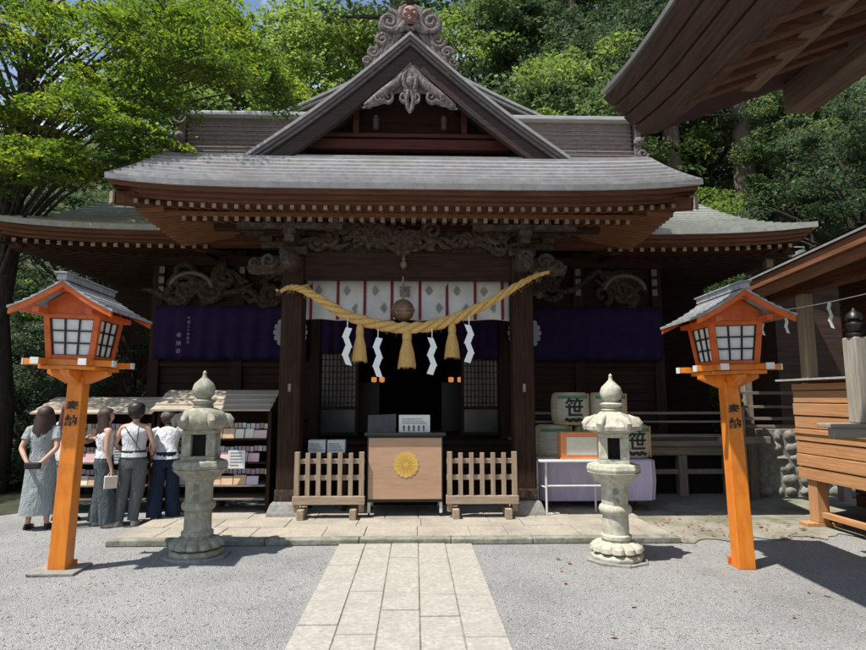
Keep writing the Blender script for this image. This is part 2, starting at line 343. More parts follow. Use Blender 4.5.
# ================================================================== WORLD / LIGHT
EL=64; AZ=math.atan2(-.88,-.48)
w=bpy.data.worlds.new("World"); S.world=w; w.use_nodes=True; nt=w.node_tree
sk=nt.nodes.new('ShaderNodeTexSky'); sk.sky_type='NISHITA'; sk.sun_disc=False; sk.sun_elevation=R(EL); sk.sun_rotation=AZ; sk.air_density=1.3; sk.dust_density=.6
wt=nt.nodes.new('ShaderNodeTexCoord'); wn=nt.nodes.new('ShaderNodeTexNoise'); wn.inputs['Scale'].default_value=3.2; wn.inputs['Detail'].default_value=9; wn.inputs['Roughness'].default_value=.6
nt.links.new(wt.outputs['Generated'],wn.inputs['Vector'])
wr=ramp(nt,[(.52,(0,0,0)),(.66,(1,1,1))]); nt.links.new(wn.outputs[0],wr.inputs[0])
wm=nt.nodes.new('ShaderNodeMix'); wm.data_type='RGBA'; nt.links.new(wr.outputs[0],wm.inputs['Factor']); nt.links.new(sk.outputs[0],wm.inputs['A']); wm.inputs['B'].default_value=(9,10,11,1)
nt.links.new(wm.outputs['Result'],nt.nodes['Background'].inputs[0]); nt.nodes['Background'].inputs[1].default_value=.10
sl=bpy.data.lights.new('sun','SUN'); sl.energy=5.0; sl.angle=R(.5); sl.color=(1,.955,.88)
so=bpy.data.objects.new('sun',sl); COL.objects.link(so)
sd=Vector((math.sin(AZ)*math.cos(R(EL)),math.cos(AZ)*math.cos(R(EL)),math.sin(R(EL))))
so.rotation_euler=sd.to_track_quat('Z','Y').to_euler(); so.location=(-8,-6,18)
S.view_settings.view_transform='Standard'; S.view_settings.look='None'; S.view_settings.gamma=1; S.view_settings.exposure=.48
cd=bpy.data.cameras.new('camera'); cam=bpy.data.objects.new('camera',cd); COL.objects.link(cam); S.camera=cam
cd.sensor_width=36; cd.lens=F/866*36; cd.clip_end=600; cam.location=(CX,0,CH); cam.rotation_euler=(R(90)+PIT,0,YAW)
# ================================================================== GROUND
g=MB(); n=60
g.add([(-200,-60,0),(200,-60,0),(200,300,0),(-200,300,0)],[(0,1,2,3)])
g.build('ground',M['gravel'],kind='structure')
# hill behind: rises from Y=17, steeper to the right
def hillz(x,y):
    b=max(0,y-17.5)*.62+max(0,x-8.5)*.75+max(0,-x-11)*.12
    b=b*min(1,.25+.75*max(0,(y-6)/8)) if y<14 else b
    return min(b,26+.05*b)+ .5*math.sin(x*.7+y*.3)*min(1,b/3)+ .3*math.sin(x*1.9-y*1.3)*min(1,b/3)-.03
hm=MB(); rows=[]
for j in range(60):
    y=4+j*1.6; rows.append([(-70+i*2.0,y,hillz(-70+i*2.0,y)) for i in range(71)])
hm.grid(rows); hm.build('hill',M['forest'],kind='structure',smooth=True)
# forest floor sheet on the left and behind the hall
fm=MB(); pts=[(-40,3.5),(-9.5,4.2),(-7.3,6.2),(-6.6,8.1),(-5.6,9.4),(-5.0,10.2),(6.4,10.6),(9,9.5),(9.5,17.9),(-40,17.9)]
fm.add([(x,y,.006) for x,y in pts],[tuple(range(len(pts)))]); fm.build('forest_floor',M['forest'],kind='structure')
# mossy sandy earth strip right of the pavement
em=MB(); pts=[(2.9+.12*i,7.12+.10*math.sin(i*1.3)+.07*math.sin(i*3.1)+.012*i) for i in range(36)]+[(7.5,8),(7.5,10.7),(1.9,10.7),(1.9,9.0),(3.1,8.9),(3.2,7.6)]
em.add([(x,y,.011) for x,y in pts],[tuple(range(len(pts)))]); em.build('ground',M['earth'],kind='structure')
# pavement platform (slabs with joints) + kerb
pm=MB(); random.seed(3)
def slabs(m,x0,x1,y0,y1,z0,z1,cols,lenr,along='y',gap=.012,jit=.004):
    g0=gap; gap=g0*1.0
    """cols: list of widths across; slabs run along"""
    t=0; tot=sum(cols)
    for cw in cols:
        a=(x0 if along=='y' else y0)+t/tot*((x1-x0) if along=='y' else (y1-y0)); b=a+cw/tot*((x1-x0) if along=='y' else (y1-y0)); t+=cw
        s=(y0 if along=='y' else x0); e=(y1 if along=='y' else x1); q=s-random.uniform(0,lenr[1])
        while q<e:
            l=random.uniform(*lenr); lo=max(s,q); hi=min(e,q+l)
            if hi-lo>.05:
                dz=random.uniform(-jit,jit)
                if along=='y': m.bb(a+gap/2,b-gap/2,lo+gap/2,hi-gap/2,z0,z1+dz)
                else: m.bb(lo+gap/2,hi-gap/2,a+gap/2,b-gap/2,z0,z1+dz)
            q+=l
PZ0=.07
slabs(pm,-3.42,3.2,7.26,9.3,.004,PZ0,[.55,.5,.5,.52],(.36,.95),along='x',gap=.010)
pm.build('pavement',M['slab2'],kind='structure',bevel=.005)
jm=MB(); jm.bb(-3.40,3.18,7.27,9.29,.0,.058); jm.build('pavement',M['kerb'],kind='structure')
km=MB(); x=-3.44
while x<3.2:
    l=random.uniform(.7,1.3); km.bb(x+.003,min(x+l,3.24)-.003,7.10+random.uniform(-.01,.01),7.254,.0,PZ0+.004+random.uniform(-.004,.004)); x+=l
km.build('kerb',M['kerb'],kind='structure',bevel=.015)
sm=MB(); slabs(sm,-.768,.768,1.0,7.08,.004,.03,[.31,.30,.31,.31,.31],(.5,1.05),along='y',gap=.012,jit=.003)
sm.build('path',M['slab'],kind='structure',bevel=.004)
jm=MB(); jm.bb(-.76,.76,1.01,7.07,.0,.02); jm.build('path',M['kerb'],kind='structure')
# fallen leaves
c=[]
for i in range(45):
    x=random.uniform(1.2,5.2) if i<70 else random.uniform(-5,1); y=random.uniform(3.5,8.5); c.append((x,y,.02 if not(-.8<x<.8) else .045))
for i in range(160): c.append((random.uniform(2.8,5.2),random.uniform(7.1,8.6),.03))
o=leaves('fallen_leaves',np.array(c),.055,M['litter'],flat=3); tag(o,kind='stuff',label='brown fallen leaves scattered on the gravel and earth',cat='leaves')
# pebbles standing proud of the gravel near the camera
pb=MB(); 
for i in range(7000):
    y=3.6+5*random.random()**1.3; x=random.uniform(-.75*y-.4,.8*y+.4)
    if abs(x)<.79 or (y>7.0 and -3.5<x<3.3): continue
    r=random.uniform(.004,.013); st=len(pb.v)
    pb.add([(x+r*a,y+r*b,.0+r*cc) for a,b,cc in((1,0,.3),(.3,.9,.3),(-.8,.5,.3),(-.7,-.6,.3),(.4,-.9,.3),(.1,.1,1))],[(0,1,5),(1,2,5),(2,3,5),(3,4,5),(4,0,5),(4,3,2,1,0)])
o=pb.build('pebbles',M['stoneg']); tag(o,kind='stuff',label='loose grey pebbles lying on the gravel court',cat='pebbles')
# ================================================================== SHRINE HALL
H=empty('shrine_hall',(0,11,0),'dark timber shrine hall with pointed front gable and wide shingled roofs','building')
EY=7.6; WX=PX(703,181,EY)+.0
Z0=PZ(186,EY)
GYF=9.35; ZG=PZ(158,GYF)
def porchz(x,y,lift=.11):
    v=(y-EY)/6.2; a=ZG-Z0
    t=(y-EY)/(GYF-EY)
    z=Z0+a*(t*.86+.14*t*t) if t<1 else ZG+(7.36-ZG)*(y-GYF)/(13.8-GYF)
    return z+lift*abs(x/WX)**5*max(0,1-v*2.2)
def courses(f,v0,v1,n,us,lip):
    rows=[]
    for k in range(n):
        a=v0+(v1-v0)*k/n; b=v0+(v1-v0)*(k+1)/n
        rows.append([Vector(f(u,a))+Vector((0,0,lip)) for u in us]); rows.append([Vector(f(u,b)) for u in us])
    return rows
us=[-1+2*i/40 for i in range(41)]
m=MB(); m.grid(courses(lambda u,v:(u*WX,EY+v*6.2,porchz(u*WX,EY+v*6.2)),0,1,30,us,.042))
# thickness edge
m.grid([[Vector((u*WX,EY,porchz(u*WX,EY)+.042)) for u in us],[Vector((u*WX,EY+.01,porchz(u*WX,EY)-.035)) for u in us],[Vector((u*(WX-.1),EY+.3,porchz(u*WX,EY)-.03)) for u in us]])
for s in(-1,1):
    vv=[i/30 for i in range(31)]
    m.grid([[Vector((s*WX,EY+v*6.2,porchz(WX,EY+v*6.2)+.042)) for v in vv],[Vector((s*WX,EY+v*6.2,porchz(WX,EY+v*6.2)-.04)) for v in vv],[Vector((s*(WX-.4),EY+v*6.2,porchz(WX,EY+v*6.2)-.04)) for v in vv]])
m.build('porch_roof',M['roof'],H)
# stepped fascia boards following the eave curve
def eave(m,W,Y,zf,a,b,y0,y1,n=40,inset=0):
    us=[-1+2*i/n for i in range(n+1)]; X=W-inset
    top0=[Vector((u*X,Y+y0,zf(u*W)-a)) for u in us]; bot0=[Vector((u*X,Y+y0,zf(u*W)-b)) for u in us]
    top1=[Vector((u*X,Y+y1,zf(u*W)-a)) for u in us]; bot1=[Vector((u*X,Y+y1,zf(u*W)-b)) for u in us]
    m.grid([top0,bot0,bot1,top1,top0])
    for k in(0,n): m.add([top0[k],bot0[k],bot1[k],top1[k]],[(0,1,2,3)])
zf=lambda x:porchz(x,EY)
m=MB(); eave(m,WX,EY,zf,.037,.10,.05,.4,inset=.05); eave(m,WX,EY,zf,.102,.155,.11,.45,inset=.11); eave(m,WX,EY,zf,.157,.205,.17,.5,inset=.17)
for s in(-1,1):   # side fascia
    for a,b,i in((.042,.10,.05),(.102,.155,.11),(.157,.205,.17)):
        m.grid([[Vector((s*(WX-i),EY+.05+v*2.9,zf(WX)-a-.0*v-.10*min(1,v*1.5))) for v in(0,.25,.5,.75,1)],[Vector((s*(WX-i),EY+.05+v*2.9,zf(WX)-b-.10*min(1,v*1.5))) for v in(0,.25,.5,.75,1)],[Vector((s*(WX-i-.2),EY+.05+v*2.9,zf(WX)-b-.10*min(1,v*1.5))) for v in(0,.25,.5,.75,1)]])
m.build('eave_fascia',M['brown_x'],H)
# soffit boards
zs=Z0-.205
m=MB(); 
m.add([(-WX+.2,EY+.2,zs+.03),(WX-.2,EY+.2,zs+.03),(2.2,8.9,zs+.36),(-2.2,8.9,zs+.36)],[(0,1,2,3)])
for s in(-1,1): m.add([(s*(WX-.2),EY+.2,zs+.03),(s*(WX-.2),9.75,zs+.03),(s*2.2,11.6,zs+.36),(s*2.2,8.9,zs+.36)],[(0,1,2,3)])
m.add([(-2.2,8.9,zs+.36),(2.2,8.9,zs+.36),(2.2,11.6,zs+.36),(-2.2,11.6,zs+.36)],[(0,1,2,3)])
for s in(-1,1):  # side cheek closing between soffit and roof
    m.add([(s*(WX-.22),EY+.25,zs+.05),(s*(WX-.22),11.6,zs+.05),(s*(WX-.22),11.6,porchz(3,11.6)-.05),(s*(WX-.22),EY+.25,porchz(3,EY+.25)-.05)],[(0,1,2,3)])
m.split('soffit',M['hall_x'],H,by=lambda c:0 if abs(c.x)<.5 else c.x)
# rafters front, two rows + tips
m1=MB();t1=MB();m2=MB();t2=MB()
nr=50
for i in range(nr):
    x=-(WX-.33)+2*(WX-.33)*i/(nr-1); lift=zf(x)-Z0
    y1=9.0 if abs(x)<2.2 else EY+.2+1.3*(WX-abs(x))/(WX-2.2)
    a=Vector((x,EY+.21,zs-.035+lift)); b=Vector((x,max(y1,EY+.35),zs-.035+lift+.22*(max(y1,EY+.35)-EY-.21)))
    m1.bar(a,b,.055,.065); t1.obox(a+Vector((0,-.004,0)),(.052,.012,.062))
nr=44
for i in range(nr):
    x=-(WX-.85)+2*(WX-.85)*i/(nr-1); 
    y1=9.0 if abs(x)<2.2 else EY+.55+1.0*(WX-.5-abs(x))/(WX-2.7)
    if y1<EY+.62: continue
    a=Vector((x,EY+.55,zs-.095)); b=Vector((x,y1,zs-.095+.22*(y1-EY-.55)))
    m2.bar(a,b,.06,.07); t2.obox(a+Vector((0,-.004,0)),(.057,.012,.067))
# board between rows
mq=MB(); mq.bb(-(WX-.6),WX-.6,EY+.50,EY+.56,zs-.062,zs-.008); mq.build('rafter_plate',M['rafter'],H)
def rafters(m,t,nm,mat):
    rs=m.split(nm,mat,H); ts=t.split('rafter_tip',M['tip'],H)
    for o in ts:
        c=sum((v.co for v in o.data.vertices),Vector())/len(o.data.vertices)
        o.parent=min(rs,key=lambda r:(Vector(r.data.vertices[0].co)-c).length)
rafters(m1,t1,'flying_rafter',M['rafter']); rafters(m2,t2,'base_rafter',M['rafter'])
# side rafters (run outwards)
m=MB()
for s in(-1,1):
    y=EY+.45
    while y<9.7:
        xin=max(2.2+.9*max(0,y-8.9),WX-.3-(y-EY-.2)*1.25)
        lz=.12*max(0,1-(y-EY)/1.6)
        m.bar((s*(WX-.24),y,zs-.03-.05+lz*.7),(s*xin,y,zs-.03-.05+.2*(WX-.24-xin)),.055,.06)
        y+=.125
m.split('side_rafters',wood('side_rafter_wood',(.12,.052,.022),(.27,.125,.055),'x'),H,by='side')
m=MB()
for s in(-1,1):
    m.bar((s*(WX-.10),EY+.12,zs-.02+.06),(s*2.2,9.0,zs+.28),.12,.16)
cc=m.split('hip_rafter',M['brown_x'],H,bevel=.006)
for s,c in zip((-1,1),cc):
    m=MB(); m.obox((s*(WX-.07),EY+.09,zs-.02+.065),(.13,.02,.17),(0,0,s*R(45))); m.build('end_cap',M['tip'],c)
# ---- main hipped roof
MX=PX(818,222,9.8); MZ=PZ(229,9.8); RX=PX(633,140,13.8); RZ=7.40
def ring(t,k=.46):
    return (MX+(RX-MX)*t, 9.8+4.0*t, 18.0-4.0*t, MZ+(RZ-MZ)*(k*t+(1-k)*t*t))
def mainring(t,lip):
    X,y0,y1,z=ring(t); pts=[]
    up=lambda q:.17*abs(q)**6*(1-t)**3
    for i in range(25): q=-1+2*i/24; pts.append(Vector((q*X,y0,z+up(q)+lip)))
    for i in range(1,17): q=-1+2*i/16; pts.append(Vector((X,y0+(y1-y0)*i/16,z+up(q)+lip)))
    for i in range(1,25): q=1-2*i/24; pts.append(Vector((q*X,y1,z+up(q)+lip)))
    for i in range(1,17): q=-1+2*i/16; pts.append(Vector((-X,y1+(y0-y1)*i/16,z+up(q)+lip)))
    return pts
m=MB(); rows=[[p+Vector((0,0,-.06)) for p in mainring(0,0)]]; N=26
for k in range(N): rows.append(mainring(k/N,.036)); rows.append(mainring((k+1)/N,0))
rows.insert(0,[Vector((p.x*.93,14+(p.y-14)*.93,p.z-.0)) for p in rows[0]])
m.grid(rows); m.build('main_roof',M['roofw'],H)
m=MB()
for a,b,i in((.06,.13,.06),(.132,.19,.12),(.192,.25,.18)):
    rr=mainring(0,0)
    def ins(p,d,dz):
        return Vector((p.x-math.copysign(min(d,abs(p.x)),p.x) if abs(abs(p.x)-MX)<1e-3 else p.x, p.y+(d if p.y<9.81 else (-d if p.y>17.99 else 0)), p.z-dz))
    m.grid([[ins(p,i,a) for p in rr],[ins(p,i,b) for p in rr],[ins(p,i+.25,b) for p in rr]])
m.build('main_fascia',M['brown_x'],H)
m=MB();t=MB(); zz=MZ-.25
for s in(-1,1):
    x=3.5
    while x<MX-.25:
        y1=min(11.6,10.0+1.8*(MX-.2-x)/1.9)
        if y1>10.15:
            lf=.13*(x/MX)**6
            a=Vector((s*x,10.0,zz-.03+lf)); m.bar(a,(s*x,y1,zz-.03+.16*(y1-10)),.07,.075); t.obox(a+Vector((0,-.004,0)),(.067,.012,.072))
        x+=.19
mside=MB()
for s in(-1,1):
    y=10.2
    while y<17.5:
        xin=max(4.9,MX-.2-max(0,(min(y,28-y)-10.0)))
        mside.bar((s*(MX-.2),y,zz-.03+.02),(s*xin,y,zz-.03+.16*(MX-.2-xin)),.07,.075); y+=.19
rafters(m,t,'wing_rafter',M['brown_y']); mside.split('wing_side_rafters',M['hall_x2'],H,by='side')
m=MB()
for s in(-1,1):
    m.add([(s*3.5,9.95,zz+.02),(s*(MX-.15),9.95,zz+.02),(s*4.9,11.6,zz+.32),(s*3.5,11.6,zz+.32)],[(0,1,2,3)])
    m.add([(s*(MX-.15),9.95,zz+.02),(s*(MX-.15),17.9,zz+.02),(s*4.9,17.2,zz+.32),(s*4.9,11.6,zz+.32)],[(0,1,2,3)])
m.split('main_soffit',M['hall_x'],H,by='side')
# ---- ridge box
m=MB(); z1=PZ(119,13.6); 
m.bb(-RX+.05,RX-.05,13.62,14.2,RZ-.1,RZ+.10)
m.bb(-RX+.08,RX-.08,13.70,14.1,RZ+.10,z1)
rg=m.build('ridge',M['redridge'],H,bevel=.01)
m=MB(); m.bb(-RX-.05,RX+.05,13.5,14.3,z1+.002,z1+.10); m.bb(-RX+.02,RX-.02,13.6,14.2,z1+.10,z1+.14); m.build('ridge_cap',M['capmetal'],rg,bevel=.015)
m=MB()
for i in range(4): m.bb(-RX+.03,RX-.03,13.66-.012*(i%2),13.70,RZ+.10+i*.05,RZ+.135+i*.05)
for i in range(5):   # courses
    z=RZ+.36+i*.11; m.bb(-RX+.06,RX-.06,13.675,13.70,z,z+.022)
for k in range(60):
    x=-RX+.25+(2*RX-.5)*k/59
    m.tube([(x+.085*math.cos(a),13.69,RZ+.36+.1*math.sin(a)+.12*(k%2)) for a in [math.pi*q/6 for q in range(7)]],.010,5)
m.build('relief',proc('ridge_relief_copper',[(.16,.115,.10),(.27,.215,.19)],ns=9,rough=.5),rg)
def spiral(m,c,r,turns,th,Y,flip=1,start=0,n=26,sq=1):
    pts=[];rs=[]
    for i in range(n+1):
        t=i/n; a=start+flip*turns*2*math.pi*t; q=r*(1-t*.88)
        pts.append((c[0]+q*math.cos(a),Y-.02*t,c[1]+q*math.sin(a)*sq)); rs.append(th*(1-.45*t))
    m.tube(pts,rs,7)
m=MB()
for s in(-1,1):
    x=s*(RX+.02)
    m.bb(x-.09,x+.09,13.45,14.35,RZ-.12,RZ+.16); m.bb(x-.06,x+.06,13.5,14.3,RZ+.16,z1)
    spiral(m,(x,z1-.1),.17,1.6,.05,13.45,s); spiral(m,(x+s*.06,RZ+.12),.13,1.4,.045,13.42,-s); m.ball((x,13.5,RZ+.45),.12)
m.split('ridge_end_ornament',M['carving'],rg,by='side',smooth=True)
# ---- rear gable (behind the ridge)
GY=14.5; gp=P(405,49,GY); sr=(gp.z-PZ(112,GY))/(PX(548,112,GY)-gp.x)
m=MB(); xm=6.0
def gz(x): return gp.z-sr*abs(x)-.18*math.sin(math.pi*min(1,abs(x)/xm))
def strip(m,zfun,a,b,y0,y1,xm,n=16,x0=0):
    for s in(-1,1):
        xs=[s*(x0+(xm-x0)*i/n) for i in range(n+1)]
        A=[Vector((x,y0,zfun(x)-a)) for x in xs];B=[Vector((x,y0,zfun(x)-b)) for x in xs];C=[Vector((x,y1,zfun(x)-b)) for x in xs];D=[Vector((x,y1,zfun(x)-a)) for x in xs]
        m.grid([A,B,C,D,A]); m.add([A[-1],B[-1],C[-1],D[-1]],[(0,1,2,3)])
strip(m,gz,0,.07,GY,19,xm); strip(m,gz,.11,.17,GY+.05,19,xm)
rg2=m.build('rear_gable_roof',M['roof'],H)
m=MB(); strip(m,gz,.175,.62,GY+.12,GY+.2,xm); m.prism([(-xm+.5,gz(xm)-.3),(xm-.5,gz(xm)-.3),(0,gz(0)-.3)],GY+.25,GY+.4)
m.build('rear_bargeboard',M['hall_x2'],rg2)
m=MB(); m.bb(-.22,.22,GY-.05,19,gp.z-.02,gp.z+.35); m.bb(-.28,.28,GY-.1,19,gp.z+.35,gp.z+.42); m.build('rear_ridge',M['roof'],rg2)
# ---- front gable
FY=GYF; GS=FY/7.95; fp=P(405.5,34,FY); ff=P(567,157,FY); FXM=ff.x+.18
def fz(x):
    t=abs(x)/ff.x; return fp.z-(fp.z-ff.z)*t-.085*math.sin(math.pi*min(1,t))
m=MB()
for s in(-1,1):
    n=18; xs=[s*(FXM+.02)*i/n for i in range(n+1)]
    # roof slabs running back until they sink into the porch roof
    rows=[[Vector((x,FY+.0,fz(x)+.022)) for x in xs]]+[[Vector((x,yy,fz(x)+.022)) for x in xs] for yy in(FY+.5,11,12,13.7)]
    m.grid(rows); m.grid([[p-Vector((0,0,.08)) for p in r] for r in rows])
strip(m,fz,-.022,.035,FY-.06,FY+.4,FXM+.05)
gr=m.build('gable_roof',M['roof'],H)
m=MB(); strip(m,fz,.055,.105,FY-.03,FY+.5,FXM); strip(m,fz,.12,.17,FY+.01,FY+.4,FXM-.01)
m.build('verge_boards',M['edge'],gr)
m=MB(); strip(m,fz,.106,.119,FY+.03,FY+.4,FXM-.03); strip(m,fz,.171,.20,FY+.04,FY+.10,FXM-.03); m.build('verge_gap_shade',M['black'],gr)  # black strips paint the shade in the gaps between verge boards
m=MB(); strip(m,fz,.202,.50,FY+.06,FY+.14,FXM-.02)
strip(m,fz,.45,.485,FY+.035,FY+.06,FXM-.06)
bg=m.build('bargeboard',M['barge'],gr)
m=MB(); wz=porchz(0,FY+.5)-.3
m.prism([(-FXM+.35,wz-.1),(FXM-.35,wz-.1),(0,fz(0)-.35)],FY+.75,FY+.8); m.build('gable_wall',M['hall_x'],gr)
m=MB(); zb=PZ(147,FY+.5); m.bb(-1.75,1.75,FY+.45,FY+.6,zb-.06,zb+.12); m.bb(-1.5,1.5,FY+.47,FY+.6,zb+.17,zb+.24)
for x in(-.95,.95): m.bb(x-.05,x+.05,FY+.5,FY+.7,zb+.24,zb+.75)
m.build('gable_beam',wood('red_brown_beam',(.045,.014,.010),(.11,.036,.025),'x'),gr,bevel=.008)
# straight pegs at pendant sides
m=MB()
for s in(-1,1): m.lathe([(.0,-.16),(.05,-.15),(.04,-.05),(.055,0),(.03,.08)],(s*.57,FY+.12,PZ(117,FY)),10)
m.split('gable_peg',M['barge'],gr,smooth=True)
# pendant carving
def gscale(m,c,k=None,kx=1):
    k=k or GS; m.v=[(c[0]+(v[0]-c[0])*k*kx,v[1],c[1]+(v[2]-c[1])*k) for v in m.v]
m=MB(); cz=PZ(84,FY); yc=FY-.02
m.ball((0,yc,cz+.02),.085,10,(1,.7,1)); 
for k in range(6):
    a=k*math.pi/3+.5; m.ball((.085*math.cos(a),yc+.01,cz+.02+.085*math.sin(a)),.045,8,(1,.6,1))
for s in(-1,1):
    m.tube([(s*.06,yc,cz+.18),(s*.13,yc,cz+.10),(s*.12,yc,cz-.02),(s*.05,yc,cz-.12)],[.02,.05,.055,.03],8)
    spiral(m,(s*.13,cz-.22),.10,1.5,.036,yc,s,start=math.pi/2)
    m.tube([(s*.02,yc,cz-.12),(s*.07,yc,cz-.25),(s*.04,yc,cz-.38),(0,yc,cz-.45)],[.05,.05,.045,.02],8)
    spiral(m,(s*.42,cz-.20),.13,1.6,.04,yc+.01,-s,start=math.pi/2)
    m.tube([(s*.15,yc+.01,cz+.12),(s*.25,yc+.01,cz+.0),(s*.38,yc+.01,cz-.06),(s*.55,yc+.01,cz-.16),(s*.80,yc+.02,cz-.30),(s*.9,yc+.02,cz-.33)],[.05,.07,.075,.075,.055,.02],8)
    m.tube([(s*.5,yc+.01,cz-.26),(s*.66,yc+.01,cz-.30),(s*.85,yc+.02,cz-.35)],[.05,.05,.02],8)
    spiral(m,(s*.64,cz-.24),.06,1.2,.022,yc-.03,s)
for s in(-1,1):   # carved web filling the apex
    m.prism([(0,cz+.34),(s*.95,cz-.36),(s*.80,cz-.36),(s*.30,cz-.13),(0,cz-.1)],yc+.05,yc+.09)
    for k in range(5): spiral(m,(s*(.2+.13*k),cz+.03-.075*k),.05,1.1,.018,yc+.035,s)
gscale(m,(0,cz-.05),kx=.72); m.build('pendant_carving',M['carving'],gr,smooth=True)
# ridge-end ornament with mask
m=MB(); oz=fz(0); yo=FY-.02
for s in(-1,1):
    spiral(m,(s*.30,oz+.17),.17,1.9,.055,yo,s,start=math.pi*.5 ); m.ball((s*.30,yo+.07,oz+.16),.17,10,(1,.5,1))
    spiral(m,(s*.40,oz-.10),.11,1.5,.04,yo+.02,-s); spiral(m,(s*.53,oz-.28),.09,1.4,.034,yo+.02,s)
    spiral(m,(s*.62,oz-.42),.07,1.3,.028,yo+.03,-s)
    for k in range(5):
        x0=.12+.085*k; m.tube([(s*(x0),yo+.04,oz+.12-.06*k),(s*(x0+.045),yo+.03,oz-.02-.10*k),(s*(x0+.10),yo+.03,oz-.14-.115*k)],[.03,.042,.026],7)
    m.tube([(s*.05,yo,oz+.20),(s*.14,yo-.02,oz+.06),(s*.2,yo-.02,oz+.02),(s*.27,yo-.02,oz+.05)],[.05,.06,.04,.02],8)
    # collar around the mask
    m.tube([(0,yo-.01,oz+.06),(s*.10,yo,oz+.10),(s*.165,yo,oz+.24),(s*.13,yo,oz+.38),(s*.05,yo,oz+.43)],[.04,.05,.05,.045,.03],8)
m.bb(-.2,.2,yo+.06,yo+.3,oz-.05,oz+.34)
for s in(-1,1): m.prism([(0,oz+.3),(s*.28,oz+.22),(s*.42,oz+.0),(s*.60,oz-.30),(s*.66,oz-.45),(s*.5,oz-.5),(0,oz-.1)],yo+.07,yo+.2)
gscale(m,(0,oz))
on=m.build('ridge_end_carving',M['carving'],gr,smooth=True)
m=MB(); mc=Vector((0,yo-.03,oz+.27)); m.ball(mc,.125,14,(1,.75,1.12))
for s in(-1,1):
    m.ball(mc+Vector((s*.045,-.085,.045)),.03,8,(1.3,.6,.7)); m.ball(mc+Vector((s*.06,-.075,-.02)),.035,8)
m.tube([mc+Vector((0,-.08,.05)),mc+Vector((0,-.125,-.005)),mc+Vector((0,-.09,-.03))],[.015,.03,.02],8); m.ball(mc+Vector((0,-.085,-.07)),.03,8,(1.5,.6,.6)); m.ball(mc+Vector((0,-.07,-.105)),.035,8)
gscale(m,(0,oz)); mk=m.build('mask',M['maskred'],on,smooth=True)
m=MB(); m.bb(-.16,.16,FY+.3,13.6,fp.z+.0,fp.z+.18); m.bb(-.2,.2,FY+.28,13.6,fp.z+.182,fp.z+.23); m.build('gable_ridge',M['roof'],gr,bevel=.01)
# ---- porch pillars
PY=8.66; PXL=PX(289,480,PY); PXR=PX(524,480,PY); pw=.155
ztop=zs+.05
for x in(PXL,PXR):
    m=MB(); c=[(x-pw,PY-pw),(x+pw,PY-pw),(x+pw,PY+pw),(x-pw,PY+pw)]
    m.bb(x-pw,x+pw,PY-pw,PY+pw,.34,PZ(258,PY)); p=m.build('pillar',M['hall_z'],H,bevel=.025)
    m=MB(); m.bb(x-pw-.012,x+pw+.012,PY-pw-.012,PY+pw+.012,.26,.42) ; m.build('metal_shoe',M['darkcarve'],p,bevel=.006)
    m=MB(); m.lathe([(.37,0),(.36,.05),(.30,.17),(.265,.20)],(x,PY,PZ0-.01),4,a0=math.pi/4); m.build('stone_footing',M['stoneg'],p,bevel=.012)
    m=MB(); m.bb(x-.02,x+.02,PY-pw-.006,PY-pw+.002,PZ(392,PY),PZ(384,PY)); m.build('nail_cover',M['tip'],p)
# brackets on pillars
m=MB()
for x in(PXL,PXR):
    z=PZ(258,PY)
    m.bb(x-.20,x+.20,PY-.20,PY+.20,z,z+.12); m.bb(x-.5,x+.5,PY-.07,PY+.07,z+.12,z+.22); m.bb(x-.07,x+.07,PY-.5,PY+.5,z+.12,z+.22)
    for dx in(-.42,0,.42): m.bb(x+dx-.09,x+dx+.09,PY-.09,PY+.09,z+.22,z+.31)
    for dy in(-.42,.42): m.bb(x-.09,x+.09,PY+dy-.09,PY+dy+.09,z+.22,z+.31)
    m.bb(x-.75,x+.75,PY-.06,PY+.06,z+.31,z+.39); m.bb(x-.75,x+.75,PY-.48,PY-.36,z+.31,z+.39)
    for dx in(-.62,-.3,0,.3,.62): m.bb(x+dx-.07,x+dx+.07,PY-.49,PY-.35,z+.39,z+.46)
m.bb(-2.9,2.9,PY-.48,PY-.36,PZ(258,PY)+.46,PZ(258,PY)+.55)
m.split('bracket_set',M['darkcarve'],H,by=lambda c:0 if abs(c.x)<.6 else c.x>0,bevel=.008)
m=MB(); m.bb(-2.9,2.9,PY-.06,PY+.06,PZ(258,PY)+.40,zs+.34)
m.bb(PXL+pw,PXR-pw,PY-.10,PY+.10,PZ(280,PY),PZ(254,PY)); m.bb(PXL+pw,PXR-pw,PY-.115,PY-.10,PZ(282,PY),PZ(279.5,PY))
m.split('porch_beam',M['hall_x'],H,bevel=.015)
def carve(m,x0,x1,z0,z1,Y,n,seed,flow=True):
    rd=random.Random(seed); hh=z1-z0
    for i in range(n):
        cx=rd.uniform(x0,x1); cz=rd.uniform(z0+.15*hh,z1-.15*hh); r=rd.uniform(.18,.42)*hh
        spiral(m,(cx,cz),r,rd.uniform(1,1.8),rd.uniform(.08,.13)*hh,Y-rd.uniform(0,.06),rd.choice((-1,1)),rd.uniform(0,6.28),14)
        if flow and i%2:
            w=rd.uniform(.5,1.1)*hh; m.tube([(cx-w+w*2*q/6,Y-.03,cz+.16*hh*math.sin(q*1.4+i)) for q in range(7)],[.03*hh]+[.10*hh]*5+[.03*hh],6)
m=MB(); carve(m,PXL+.25,PXR-.25,PZ(253,PY),PZ(224,PY),PY-.09,34,5)
m.bb(PXL+pw,PXR-pw,PY-.02,PY+.03,PZ(254,PY)+.003,PZ(222,PY)); m.build('carved_transom',M['darkcarve'],H,smooth=True)
